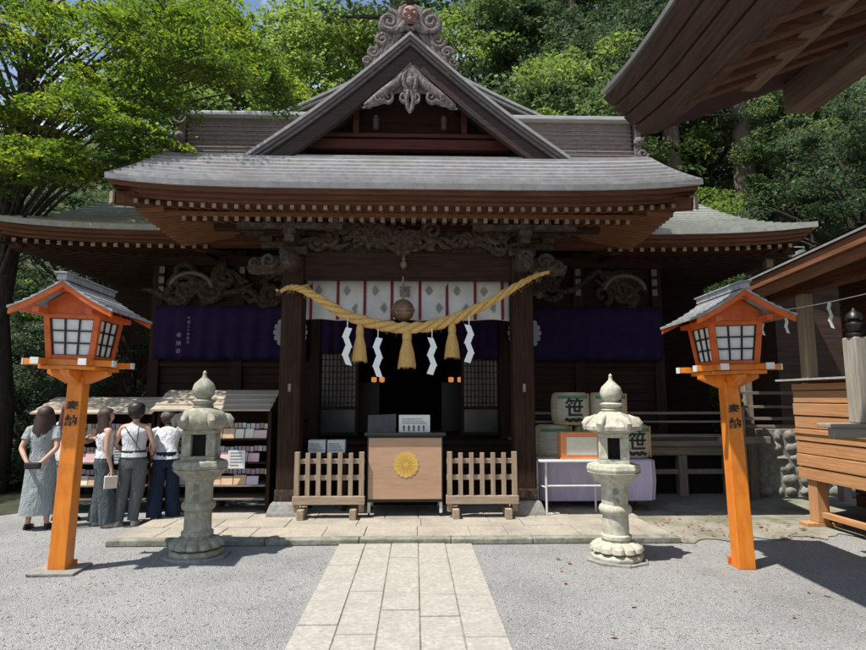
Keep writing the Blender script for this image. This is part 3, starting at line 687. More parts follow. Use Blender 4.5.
# beam-nose lions at pillar heads
m=MB()
for x,s in((PXL,-1),(PXR,1)):
    z=PZ(268,PY)
    m.tube([(x+s*.12,PY-.05,z),(x+s*.35,PY-.08,z+.02),(x+s*.55,PY-.1,z-.02),(x+s*.66,PY-.1,z-.07)],[.14,.15,.13,.06],10)
    spiral(m,(x+s*.33,z+.05),.12,1.5,.04,PY-.22,s); spiral(m,(x+s*.55,z+.0),.08,1.3,.03,PY-.22,-s); m.ball((x+s*.52,PY-.2,z+.05),.035)
    m.tube([(x,PY-.12,z),(x,PY-.35,z+.03),(x,PY-.5,z-.03),(x,PY-.6,z-.09)],[.13,.15,.12,.05],10)
    spiral(m,(x-.02,z+.05),.1,1.4,.035,PY-.5,s)
m.split('beam_nose_carving',M['darkcarve'],H,by='side',smooth=True)
# curved tie beams from porch pillars back to hall
m=MB()
for x in(PXL,PXR):
    pts=[(x,PY+.15+2.8*q/8,PZ(275,PY)+.18*math.sin(math.pi*q/8)+.25*q/8) for q in range(9)]
    for a,b in zip(pts,pts[1:]): m.bar(a,b,.16,.24)
m.split('tie_beam',M['hall_y'],H,by='side')
# ---- hall body
FW=11.6; HX=PX(657,330,FW); FZ=.95
m=MB()
zt=zz+.30
def planks(m,x0,x1,z0,z1,Y,hgt=.17):
    z=z0
    while z<z1-.02:
        m.bb(x0,x1,Y+random.uniform(0,.012),Y+.05,z+.006,min(z+hgt,z1)-.004); z+=hgt
for s in(-1,1):
    a,b=sorted((s*1.85,s*HX)); planks(m,a,b,FZ,3.6,FW+.02)
m.bb(-HX,HX,FW+.071,FW+.12,3.3,zt)           # upper front wall
for s in(-1,1):
    a,b=sorted((s*1.85,s*HX)); m.bb(a,b,FW+.075,FW+.12,.3,3.3)
    m.bb(*(sorted((s*(HX-.02),s*(HX-.08)))),FW+.12,16.4,.3,zt)
m.bb(-HX,HX,16.4,16.5,.3,zt+.2)
m.build('wall',M['hall_x'],H)
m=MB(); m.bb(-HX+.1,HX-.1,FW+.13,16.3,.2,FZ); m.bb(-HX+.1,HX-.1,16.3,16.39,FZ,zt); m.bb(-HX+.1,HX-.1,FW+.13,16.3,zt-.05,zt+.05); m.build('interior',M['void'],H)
m=MB()
for x in(-HX,-PX(577,285,FW)+.0,-1.85,1.85,PX(577,285,FW),HX): m.bb(x-.1,x+.1,FW-.07,FW+.12,.3,zt)
m.split('hall_post',M['hall_z'],H,bevel=.01)
m=MB()
for z,d in((PZ(308,FW),.10),(PZ(262,FW),.12),(PZ(365,FW),.08),(FZ+.35,.07)):
    for s in(-1,1):
        a,b=sorted((s*1.95,s*(HX-.1))); m.bb(a,b,FW-.05,FW+.04,z-d/2,z+d/2)
m.bb(-1.75,1.75,FW-.06,FW+.1,PZ(300,FW),PZ(285,FW))
m.bb(-HX-.15,HX+.15,FW-.1,FW+.06,zt-.32,zt-.12)
m.split('hall_beam',M['hall_x'],H,bevel=.008)
# carved panels over curtains
m=MB()
z0,z1_=PZ(303,FW),PZ(266,FW)
for x0,x1,sd_ in((-HX+.15,-3.4,1),(-3.1,-2.0,2),(2.0,3.1,3),(3.4,HX-.15,4)):
    carve(m,x0+.2,x1-.2,z0,z1_,FW-.05,7,sd_)
m.split('carved_panel',M['darkcarve'],H,by=lambda c:(c.x>0,abs(c.x)>3.25),smooth=True)
m=MB()
for s in(-1,1):
    m.tube([(s*4.28+.42*math.cos(a),FW-.12,z0+.22+.34*math.sin(a)) for a in [math.pi*(.05+.9*q/12) for q in range(13)]],[.03]+[.05]*11+[.03],8)
    m.ball((s*2.55,FW-.12,z0+.15),.08,8); 
    for k in range(5): m.tube([(s*2.55,FW-.12,z0+.15),(s*2.55+.17*math.cos(k*.8-.1),FW-.13,z0+.15+.14*math.sin(k*.8-.1))],[.03,.012],6)
m.split('crane_relief',proc('dim_gilt_relief',[(.08,.07,.055),(.19,.17,.14)],ns=9,rough=.6),H,by=lambda c:(c.x>0,abs(c.x)>3.25),smooth=True)
m=MB()
for x in(PX(163,285,FW),PX(243,285,FW),PX(577,285,FW),PX(653,285,FW)):
    for k in(0,1,2):
        m.bb(x-.05,x+.05,FW-.082,FW-.072,PZ(272+k*10,FW)-.065,PZ(272+k*10,FW)+.065)
m.split('post_plaque',proc('dull_metal_plaque',[(.10,.10,.09),(.22,.22,.20)],ns=30,rough=.6),H)
m=MB()
for s in(-1,1):
    a,b=sorted((s*(HX+.1),s*(HX+2.0))); m.bb(a,b,13.6,13.7,0,zt-.1)
m.split('side_shade_screen',M['hall_x'],H)  # added dark screens standing in for the deep shade beside the hall
# lattice doors
for s in(-1,1):
    for (xa,xb) in((1.78,1.0),):
        a,b=sorted((s*xa,s*xb)); za,zb_=FZ+.02,PZ(345,FW)
        m=MB(); m.bb(a,a+.06,FW,FW+.05,za,zb_); m.bb(b-.06,b,FW,FW+.05,za,zb_)
        for z in(za,za+.5,zb_-.07): m.bb(a+.06,b-.06,FW,FW+.05,z,z+.06)
        x=a+.12
        while x<b-.08: m.bb(x,x+.014,FW+.01,FW+.035,za+.56,zb_-.07); x+=.075
        z=za+.62
        while z<zb_-.1: m.bb(a+.06,b-.06,FW+.005,FW+.03,z,z+.014); z+=.12
        d=m.build('lattice_door',M['hall_z'],H)
        m=MB(); m.bb(a+.06,b-.06,FW+.038,FW+.045,za+.06,zb_-.07); m.build('door_backing',proc('dim_door_glass',[(.015,.014,.013),(.045,.042,.038)],ns=4,rough=.25,bump=0,spec=.6),d)
# steps
for i in range(5):
    m=MB(); z=PZ0+(FZ-PZ0)*(i+1)/5; y=9.35+i*.26; m.bb(-1.8,1.8,y,y+.34,z-.06,z); m.bb(-1.8,1.8,y+.05,y+.10,z-.23,z-.062); m.build('step',M['hall_x'],H,bevel=.008)
# veranda with railing
VY=10.3
for s in(-1,1):
    a,b=sorted((s*1.9,s*5.75))
    m=MB(); m.bb(a,b,VY,FW-.08,FZ-.09,FZ); 
    x=a+.5
    m.bb(a,b,VY+.06,VY+.18,FZ-.25,FZ-.092)
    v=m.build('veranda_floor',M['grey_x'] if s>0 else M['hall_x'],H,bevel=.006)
    m=MB()
    for x in([1.98,PX(685,480,VY),5.6] ): 
        x=s*abs(x); m.bb(x-.075,x+.075,VY+.04,VY+.19,.0,FZ-.252)
    m.bb(a,b,VY+.07,VY+.13,.38,.46)
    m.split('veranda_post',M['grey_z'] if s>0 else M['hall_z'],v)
    m=MB()
    for z,d in((1.43,.045),(1.28,.035),(1.04,.05)): m.bb(a,b,VY+.03,VY+.03+d,z-d/2,z+d/2)
    for x in(a+.06,(a+b)/2,b-.06): m.bb(x-.04,x+.04,VY+.02,VY+.09,FZ,1.45)
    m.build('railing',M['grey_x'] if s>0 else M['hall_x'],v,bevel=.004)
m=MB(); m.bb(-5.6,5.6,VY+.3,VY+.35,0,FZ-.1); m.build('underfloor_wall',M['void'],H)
# ================================================================== things hung on the hall
def curtain(x0,x1,ztop,zbot,Y,label,waves=9,slant=0,mat=M['purple'],nm='curtain',cat='curtain',group='purple curtains'):
    m=MB(); n=60; rows=[]
    for j in range(9):
        t=j/8; rows.append([Vector((x0+(x1-x0)*i/n,Y+.035*math.sin(waves*2*math.pi*i/n+.6*t)*(.3+.7*t),ztop+(zbot-ztop)*t+slant*(i/n)*t+.012*math.sin(i*.5)*t)) for i in range(n+1)])
    m.grid(rows); o=m.build(nm,mat,loc=((x0+x1)/2,Y,zbot),smooth=True,solid=.006); tag(o,label,cat,group); return o
ct=PZ(307,FW-.15); cb=PZ(360,FW-.15); CY=FW-.16
c1=curtain(-HX+.02,-1.98,ct,cb,CY,'purple curtain with white vertical writing, on the hall front left of the porch')
c2=curtain(1.98,HX+.03,ct,cb,CY,'plain purple curtain on the hall front behind the sake barrels')
c3=curtain(-1.72,-.72,PZ(318,CY),PZ(354,CY),CY,'short purple curtain left of the open doorway',5,.12)
c4=curtain(.72,1.72,PZ(318,CY),PZ(354,CY),CY,'short purple curtain right of the open doorway',5,-.12)
vtext('lettering','奉納会',.10,PX(180,340,CY),CY-.06,PZ(334,CY),M['crest'],c1,gap=1.5)
vtext('lettering','平成二十年吉日',.062,PX(189,340,CY),CY-.06,PZ(318,CY),M['crest'],c1,gap=1.25)
def rosette(m,cx,cz,r,Y,n=16,th=.004):
    for k in range(n):
        a=2*math.pi*k/n; d=Vector((math.cos(a),math.sin(a))); q=Vector((-d.y,d.x)); w=r*.165
        poly=[]
        for t,ww in((.22,.35),(.6,.8),(.85,1),(.96,.75),(1.0,.3)): poly.append(Vector((cx,cz))+d*r*t+q*w*ww)
        for t,ww in((1.0,.3),(.96,.75),(.85,1),(.6,.8),(.22,.35)): poly.append(Vector((cx,cz))+d*r*t-q*w*ww)
        m.prism([(p.x,p.y) for p in poly],Y-th,Y)
    m.prism([(cx+r*.18*math.cos(2*math.pi*k/12),cz+r*.18*math.sin(2*math.pi*k/12)) for k in range(12)],Y-th,Y)
m=MB(); rosette(m,PX(291,333,CY),PZ(333,CY),.33,CY-.05); m.build('crest',M['crest'],c1)
m=MB(); rosette(m,PX(524,333,CY),PZ(333,CY),.33,CY-.05); m.build('crest',M['crest'],c2)
# white banner (noren)
NY=PY+.16; nx0,nx1=PXL+pw-.03,PXR-pw+.03; nz1,nz0=PZ(279,NY),PZ(320,NY)
ban=curtain(nx0,nx1,nz1,nz0,NY,'white cloth banner with red stripes and grey diamond crests across the porch',6,0,M['norencl'],'banner','banner',None)
m=MB(); xs_=[PX(x,300,NY) for x in(311,338,365,392,420,447,475,502)]
def wav(x): 
    i=(x-nx0)/(nx1-nx0); return NY+.035*math.sin(6*2*math.pi*i+.3)*.65
for x in xs_: 
    m.grid([[(x-.022,wav(x)-.010-.012*j/4,nz1+(nz0-nz1)*j/4) for j in range(5)],[(x+.022,wav(x)-.010-.012*j/4,nz1+(nz0-nz1)*j/4) for j in range(5)]])
m.split('stripe',M['stripe'],ban,solid=.003)
m=MB()
for i,(x,y) in enumerate([(319,291),(331,308),(347,291),(375,291),(384,308),(429,291),(439,308),(457,291),(484,291),(494,308),(356,309),(466,309)]):
    cx,cz_=PX(x,y,NY),PZ(y,NY); yy=wav(cx)-.012
    for k in range(3):
        r=.062-.02*k; r2=r-.009
        for a in range(4):
            p=[(cx+r*math.sin(a*math.pi/2),cz_+1.25*r*math.cos(a*math.pi/2)),(cx+r*math.sin((a+1)*math.pi/2),cz_+1.25*r*math.cos((a+1)*math.pi/2)),(cx+r2*math.sin((a+1)*math.pi/2),cz_+1.25*r2*math.cos((a+1)*math.pi/2)),(cx+r2*math.sin(a*math.pi/2),cz_+1.25*r2*math.cos(a*math.pi/2))]
            m.prism(p,yy-.004,yy-.001)
m.split('diamond_crest',M['greyink'],ban,by=lambda c:(round(c.x*6),c.z>(nz0+nz1)/2))
text('lettering','西',.17,(PX(405,293,NY),NY-.045,PZ(293,NY)),M['greyink'],ban,bold=.006)
# bell
bx,bz=PX(403,311,PY-.1),PZ(311,PY-.1); by=PY-.16
be=empty('bell',(bx,by,bz-.16),'round brown bell hanging in front of the white banner','bell')
m=MB(); m.ball((bx,by,bz),.165,18,(1,1,1)); m.build('shell',M['bell'],be,smooth=True)
m=MB(); m.lathe([(.150,-.02),(.175,-.015),(.178,.0),(.175,.015),(.150,.02)],(bx,by,bz),28); m.bb(bx-.1,bx+.1,by-.17,by-.15,bz-.07,bz-.05); m.tube([(bx,by,bz+.16),(bx,by,bz+.5)],.015,6); m.build('rim',M['bell'],be,smooth=True)
hl=MB(); lx,ly,lz=PX(404,266,PY),PY-.2,PZ(266,PY); hl.lathe([(.02,.14),(.05,.10),(.045,.03),(.075,.0),(.085,-.06),(.06,-.10),(.02,-.12)],(lx,ly,lz),12); hl.bb(lx-.012,lx+.012,ly-.012,PY-.1,lz+.12,lz+.15)
hl.v=[(lx+(a-lx)*.6,b,lz+(c-lz)*.75) for a,b,c in hl.v]; o=hl.build('hanging_lamp',M['bell'],loc=(lx,ly,lz),smooth=True); tag(o,'small dark metal lamp fixed on the porch beam above the banner','lamp')
# sacred rope
RY=PY-.30
ctrl=[(281,291,0),(289,287.5,0),(300,289,0),(318,298,0),(345,314,0),(375,324,0),(405,328,0),(435,325,0),(465,314,0),(495,299,0),(520,284,0),(535,276,0),(549,272,0)]
cp=[P(x,y,RY) for x,y,_ in ctrl]
def cat(pts,t):
    n=len(pts)-1; q=min(max(t*n,0),n-1e-6); i=int(q); f=q-i; p=[pts[max(0,min(n,i+k))] for k in(-1,0,1,2)]
    return .5*((2*p[1])+(-p[0]+p[2])*f+(2*p[0]-5*p[1]+4*p[2]-p[3])*f*f+(-p[0]+3*p[1]-3*p[2]+p[3])*f**3)
rp=empty('sacred_rope',tuple(cat(cp,.5)),'thick twisted straw rope swagged between the two porch pillars','rope')
m=MB(); N=200
for st in range(3):
    pts=[];rs=[]
    for i in range(N+1):
        t=i/N; c=cat(cp,t); d=(cat(cp,min(1,t+.01))-cat(cp,max(0,t-.01))).normalized(); a=Vector((0,-1,0)); b=d.cross(a).normalized()
        th=.022+.050*math.sin(math.pi*min(1,max(0,(t-.02)/.96)))**1.1; th=max(th,.022)*(1+.05*math.sin(i*.9)+.04*math.sin(i*2.3+st)); ang=2*math.pi*(st/3)-t*2*math.pi*8.5
        pts.append(c+(a*math.cos(ang)+b*math.sin(ang))*th*.62); rs.append(th*.60)
    m.tube(pts,rs,8)
m.build('twisted_strands',M['rope'],rp,smooth=True)
m=MB(); rd=random.Random(4)
for i in range(150):   # stray straw
    c=cat(cp,rd.uniform(.05,.95)); v=Vector((rd.uniform(-1,1),-rd.uniform(.2,1),rd.uniform(-1,.8))).normalized(); a=c+v*.05
    m.tube([a,a+v*.03+Vector((rd.uniform(-.02,.02),0,-.01)),a+v*.05+Vector((rd.uniform(-.05,.05),0,-.04))],[.0022,.002,.001],3)
m.build('stray_straw',M['rope'],rp)
m=MB()
for x in(PXL,):   # loop round the left pillar head
    z=cp[1].z; m.tube([(x+dx,PY+dy,z+dz) for dx,dy,dz in((-.2,-.25,-.03),(-.21,.2,.03),(.21,.2,.06),(.22,-.2,.05),(.1,-.3,0))],.02,6)
m.build('pillar_loop',M['rope'],rp,smooth=True)
for (x,y0,y1,w) in((360,326,361,7.5),(407,331,367,9),(452,324,357,7.5)):
    c=P(x,y0,RY); zb=PZ(y1,RY); r=w/F*RY; m=MB(); L_=c.z-zb
    m.lathe([(r*.35,L_+.03),(r*.5,L_*.92),(r*.55,L_*.8),(r*.45,L_*.74),(r*.7,L_*.5),(r*.9,L_*.2),(r,0)],(c.x,RY,zb),22,mod=lambda t,i:1+.06*math.sin(t*11)); 
    rd=random.Random(int(x))
    for k in range(80):
        a=rd.uniform(0,6.28); q=rd.uniform(.9,1.04); e=rd.uniform(-.035,.02)
        m.tube([(c.x+r*.42*math.cos(a),RY+r*.42*math.sin(a),zb+L_*.74),(c.x+r*.78*q*math.cos(a),RY+r*.78*q*math.sin(a),zb+L_*.4),(c.x+r*1.02*q*math.cos(a+.05),RY+r*1.02*q*math.sin(a+.05),zb+e)],[.004,.004,.002],3)
    m.tube([(c.x+r*.5*math.cos(a),RY+r*.5*math.sin(a),zb+L_*.74) for a in [k*.63 for k in range(11)]],.007,5)
    m.build('tassel',M['tassel'],rp,smooth=True)
def streamer(m,x,y,Y0,L_,w,seg=4,flip=1,ax=0):
    """folded zig-zag paper; ax=0 faces the camera"""
    sh=L_/seg; xx=x
    for k in range(seg):
        s=flip*(1 if k%2 else -1); zt_=y-k*sh*.92; yy=Y0-.006*k
        p=[(xx-w*.5-s*w*.25,zt_),(xx+w*.5-s*w*.25,zt_-sh*.12),(xx+w*.5+s*w*.35,zt_-sh*1.15),(xx-w*.5+s*w*.35,zt_-sh*1.0)]
        m.prism(p,yy-.0015,yy+.0015)
for i,(x,y0,y1) in enumerate(((347.5,323,367),(378,333,379),(432,333,376),(469,320,364))):
    c=P(x,y0,RY-.1); m=MB(); streamer(m,c.x,c.z-.06,RY-.1,c.z-.06-PZ(y1,RY-.1),.088,4,1 if i<2 else -1); m.bb(c.x-.006,c.x+.006,RY-.1,RY-.095,c.z-.08,c.z+.06); m.build('paper_streamer',M['shide'],rp)
# inner lamps
for x,l in((374,'outer'),(382,'inner')):
    q=P(x,378,13.5); m=MB(); m.lathe([(.03,0),(.06,.02),(.06,.11),(.03,.12)],(q.x,13.5,q.z-.1),10); o=m.build('paper_lamp',M['lamp'],loc=(q.x,13.5,q.z-.1)); tag(o,'small glowing lamp inside the doorway at left, the '+('left' if l=='outer' else 'right')+' one of its pair','lamp','glowing lamps inside the hall')
for x,l in((451,'left'),(460,'right')):
    q=P(x,378,13.5); m=MB(); m.lathe([(.03,0),(.06,.02),(.06,.11),(.03,.12)],(q.x,13.5,q.z-.1),10); o=m.build('paper_lamp',M['lamp'],loc=(q.x,13.5,q.z-.1)); tag(o,'small glowing lamp inside the doorway at right, the '+l+' one of its pair','lamp','glowing lamps inside the hall')
m=MB()
for s in(-1,1): m.bb(s*1.1-.4,s*1.1+.4,13.35,13.65,FZ,P(374,378,13.5).z-.1)
m.split('altar_table',M['black'],H)
# ================================================================== offering box & fences
BY=8.38; x0,x1=PX(367,470,BY),PX(443,470,BY); bz1=PZ(436,BY)
bt=Vector(((x0+x1)/2,BY+.3,PZ0)); B=empty('offering_box',bt,'dark offering box with a tan front panel and round gold crest','offering box')
m=MB(); fz0=PZ(500,BY); m.bb(x0,x1,BY,BY+.62,fz0-.03,bz1); m.build('body',M['black'],B,bevel=.006)
m=MB(); m.bb(x0+.02,x1-.02,BY-.012,BY-.001,PZ(499,BY),PZ(438,BY)); fp_=m.build('front_panel',M['tan'],B)
m=MB(); m.bb(x0-.04,x1+.04,BY-.05,BY+.68,bz1+.002,bz1+.045); m.build('lid',M['black'],B,bevel=.006)
cx_,cz_=PX(406,464,BY),PZ(464.5,BY)
m=MB(); rosette(m,cx_,cz_,.178,BY-.0135,16,.005)
m.lathe([(.186,0),(.186,.004)],(0,0,0),32); 
for i in range(len(m.v)-64,len(m.v)): v=m.v[i]; m.v[i]=(cx_+v[0]*.90,BY-.0125-v[2]*1.25,cz_+v[1]*.90)
m.build('crest',M['gold'],fp_)
for x in(x0+.03,x1-.03):
    for y in(BY+.04,BY+.58):
        m=MB(); m.bb(x-.02,x+.02,y-.02,y+.02,PZ0+.05,fz0-.031); l=m.build('leg',M['steel'],B)
        m=MB(); m.lathe([(.028,-.012),(.03,0),(.028,.012)],(0,0,0),12)
        m.v=[(x+v[2],y+v[0],PZ0+.033+v[1]) for v in m.v]; m.build('castor',M['black'],l)
# notices on the box
lid=bz1+.047
xa,xb=PX(368,420,BY+.1),PX(396,420,BY+.1); zt_=PZ(414,BY+.1)
N1=empty('notice_board',((xa+xb)/2,BY+.1,lid),'dark slate notice board with fine white writing on the offering box','notice','notices on the offering box')
m=MB(); m.add([(xa,BY+.06,lid),(xb,BY+.06,lid),(xb,BY+.075,lid),(xa,BY+.075,lid),(xa,BY+.12,zt_-.02),(xb,BY+.12,zt_),(xb,BY+.135,zt_),(xa,BY+.135,zt_-.02)],[(0,3,2,1),(4,5,6,7),(0,1,5,4),(1,2,6,5),(2,3,7,6),(3,0,4,7)]); m.build('board',M['slate'],N1)
for k in range(5): 
    m=MB()
    for q in range(14): 
        if random.random()<.8: x=xa+.03+(xb-xa-.07)*q/14; m.obox((x+.01,BY+.068+.0115*(k+1),lid+.035+(zt_-lid-.03)*(k+.5)/5.6),(.016,.003,.012),(R(-15),0,0))
    m.build('writing',M['tip'],N1)
xa,xb=PX(399,420,BY+.1),PX(430,420,BY+.1); zt_=PZ(415,BY+.1)
N2=empty('notice_board',((xa+xb)/2,BY+.1,lid),'white notice board with small pictures and text on the offering box','notice','notices on the offering box')
m=MB(); m.bb(xa,xb,BY+.10,BY+.115,lid,zt_); m.build('board',M['white'],N2)
m=MB()
for q in range(5): x=xa+.07+q*.07; m.prism([(x+.018*math.cos(a),lid+.07+.026*math.sin(a)) for a in [k*math.pi/4 for k in range(8)]],BY+.095,BY+.0985); m.bb(x-.012,x+.012,BY+.095,BY+.0985,lid+.015,lid+.045)
for k in range(3): m.bb(xa+.04,xb-.05-.03*k,BY+.096,BY+.0985,lid+.12+.03*k,lid+.128+.03*k)
m.build('printed_figures',M['greyink'],N2)
# picket fences
for ax in 'xyz': M['fence_'+ax]=wood('tan_fence_wood_'+ax,(.20,.14,.095),(.46,.36,.26),ax,stain=(.26,.19,.135))
def fence(xl,xr,Y,label):
    f=empty('picket_fence',((xl+xr)/2,Y+.05,PZ0),label,'fence','low wooden fences beside the offering box')
    zt=PZ(452,Y); zr1=PZ(459,Y); zr0=PZ(499,Y)
    for x in(xl+.04,xr-.04):
        m=MB(); m.bb(x-.035,x+.035,Y,Y+.06,.15,zt); m.build('post',M['fence_z'],f,bevel=.005)
    n=5
    for i in range(n):
        x=xl+.04+(xr-xl-.08)*(i+1)/(n+1); m=MB(); m.bb(x-.030,x+.030,Y-.005,Y+.028,zr0+.03,zt-.012); m.build('picket',M['fence_z'],f,bevel=.004)
    m=MB(); m.bb(xl,xr,Y+.03,Y+.065,zr1-.065,zr1-.0); m.build('rail',M['fence_x'],f,bevel=.004)
    m=MB(); m.bb(xl,xr,Y+.03,Y+.065,(zr0+zr1)/2-.02,(zr0+zr1)/2+.05); m.build('rail',M['fence_x'],f,bevel=.004)
    m=MB(); m.bb(xl-.01,xr+.01,Y-.03,Y+.08,zr0-.07,zr0+.04); m.build('rail',M['fence_x'],f,bevel=.006)
    for x in(xl+.12,xr-.14):
        m=MB(); m.bb(x-.045,x+.045,Y-.12,Y+.2,PZ0,PZ0+.13); m.build('foot',M['fence_y'],f,bevel=.008)
fence(PX(293,500,8.3),PX(364,500,8.3),8.3,'low grey wooden picket fence left of the offering box')
fence(PX(447,500,8.3),PX(518,500,8.3),8.3,'low grey wooden picket fence right of the offering box')
# boxes behind the left fence on a dark stand
q0,q1=PX(308,447,8.85),PX(345,447,8.85); zq=PZ(453,8.85)
st=empty('display_stand',((q0+q1)/2,9.0,PZ0),'dark wooden stand behind the left picket fence','stand')
m=MB(); m.bb(q0-.05,q1+.05,8.8,9.15,zq-.04,zq); m.build('top',M['hall_x'],st)
for x in(q0,q1):
    for y in(8.84,9.1): m=MB(); m.bb(x-.03,x+.03,y-.03,y+.03,PZ0,zq-.042); m.build('leg',M['hall_z'],st)
for i,(a,b,l) in enumerate(((q0,(q0+q1)/2-.02,'left'),((q0+q1)/2+.01,q1,'right'))):
    m=MB(); m.bb(a,b,8.86,9.02,zq+.002,PZ(440,8.85)); o=m.build('fortune_box',M['white'],loc=((a+b)/2,8.94,zq+.002),bevel=.006); tag(o,'white box on the dark stand behind the left fence, '+l+' of the two','box','white boxes behind the fence')
    m=MB()
    for k in range(4): m.bb(a+.02,b-.03-.02*k,8.855,8.859,zq+.04+.03*k,zq+.05+.03*k)
    m.build('printed_lines',M['greyink'],o)
# ================================================================== STONE LANTERNS
M['stone2']=proc('dark_mossy_granite',[(.15,.14,.11),(.32,.305,.255),(.50,.475,.41)],ns=13,detail=10,rough=.9,bump=.9,bdist=.014,stain=(.25,.24,.165),sscale=5,sthr=(.42,.6))
M['carved']=proc('worn_engraving',[(.14,.135,.10),(.24,.23,.18)],ns=9)
def stone_lantern(x,y,sc,label,rotz,cap='scroll',fat=1.0,wid=1.0):
    ST=M['stone2'] if cap=='round' else M['stone']
    L=empty('stone_lantern',(0,0,0),label,'stone lantern','stone lanterns flanking the path')
    m=MB(); m.lathe([(.42,0),(.42,.02),(.41,.03)],n=8,a0=.3); m.jitter(.008); m.build('ground_slab',M['stoneg'],L)
    m=MB(); m.lathe([(.34,.03),(.345,.06),(.32,.09)],n=12); m.build('base_plate',ST,L,bevel=.008)
    m=MB(); m.lathe([(.29,.085),(.335,.12),(.325,.165),(.26,.20),(.20,.215),(.195,.25)],n=120,mod=lambda t,i:1+(.17 if i in(1,2,3) else .03)*abs(math.cos(t*6))**.6-.12); m.build('lotus_base',ST,L,smooth=True)
    m=MB(); m.lathe([(.20,.24),(.20,.275),(.172,.29),(.168,.50),(.20,.515),(.215,.545),(.215,.565),(.20,.595),(.172,.61),(.172,.80),(.19,.84)],n=28); m.build('shaft',ST,L,smooth=True)
    m=MB(); m.lathe([(.19,.83),(.25,.88),(.31,.935),(.33,.965)],n=72,mod=lambda t,i:1+.07*abs(math.cos(t*4))*(i/3)); 
    m.lathe([(.345,.965),(.36,1.0),(.34,1.05),(.27,1.065)],n=8,mod=lambda t,i:1+.0*i); m.build('platform',ST,L,bevel=.006)
    # fire box with square openings on four sides
    m=MB(); r=.195*fat; z0,z1=1.06,1.40
    m.bb(-r,r,-r,r,z0,z0+.05); m.bb(-r,r,-r,r,z1-.05,z1)
    for sx in(-1,1):
        for sy in(-1,1): m.bb(*(sorted((sx*r,sx*(r-.115)))),*(sorted((sy*r,sy*(r-.115)))),z0+.05,z1-.05)
    m.bb(-.06,.06,-r+.17,-r+.19,z0+.05,z0+.12)
    m.build('fire_box',ST,L,bevel=.012)
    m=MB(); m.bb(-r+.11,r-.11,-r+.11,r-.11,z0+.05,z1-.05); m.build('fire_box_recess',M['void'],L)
    m=MB()
    if cap=='scroll':
        m.lathe([(.25,1.40),(.33,1.435),(.335,1.475),(.28,1.54),(.21,1.60),(.15,1.64)],n=60,mod=lambda t,i:1+(.13 if i in(1,2) else .05)*abs(math.cos(t*3))-.06)
    else:
        m.lathe([(.24,1.40),(.29,1.43),(.315,1.49),(.30,1.56),(.24,1.615),(.15,1.645)],n=60,mod=lambda t,i:1+.07*abs(math.cos(t*3))-.03)
    c=m.build('roof_cap',ST,L,smooth=True)
    for k in range(6):
        a=k*math.pi/3; d=Vector((math.cos(a),math.sin(a),0)); m=MB()
        m.tube([d*.20+Vector((0,0,1.585)),d*.275+Vector((0,0,1.545)),d*.325+Vector((0,0,1.53)),d*.352+Vector((0,0,1.50)),d*.342+Vector((0,0,1.455)),d*.315+Vector((0,0,1.46))],[.03,.045,.054,.056,.045,.02],10); m.build('corner_scroll',ST,c,smooth=True)
    m=MB(); m.lathe([(.12,1.64),(.14,1.66),(.11,1.68),(.15,1.71),(.16,1.725),(.10,1.745),(.09,1.755)],n=24); m.lathe([(.085,1.75),(.135,1.80),(.15,1.86),(.125,1.92),(.07,1.965),(.03,2.0),(.022,2.04),(.026,2.05),(.004,2.075)],n=24); m.build('jewel_finial',ST,L,smooth=True)
    m=MB(); t=vtext('engraving','奉納',.09,0,-.187,.80,M['carved'],L,gap=1.1)
    L.location=(x,y,0); L.rotation_euler=(0,0,rotz); L.scale=(sc*wid,sc*wid,sc); return L
stone_lantern(-2.25,6.70,.965,'weathered grey stone lantern with rounded cap, standing before the charm racks',R(8),'round',1.06,.86)
stone_lantern(2.24,6.42,.945,'pale yellowish stone lantern with curled cap corners, standing before the sake barrels',R(-14),'scroll',1.0,.84)
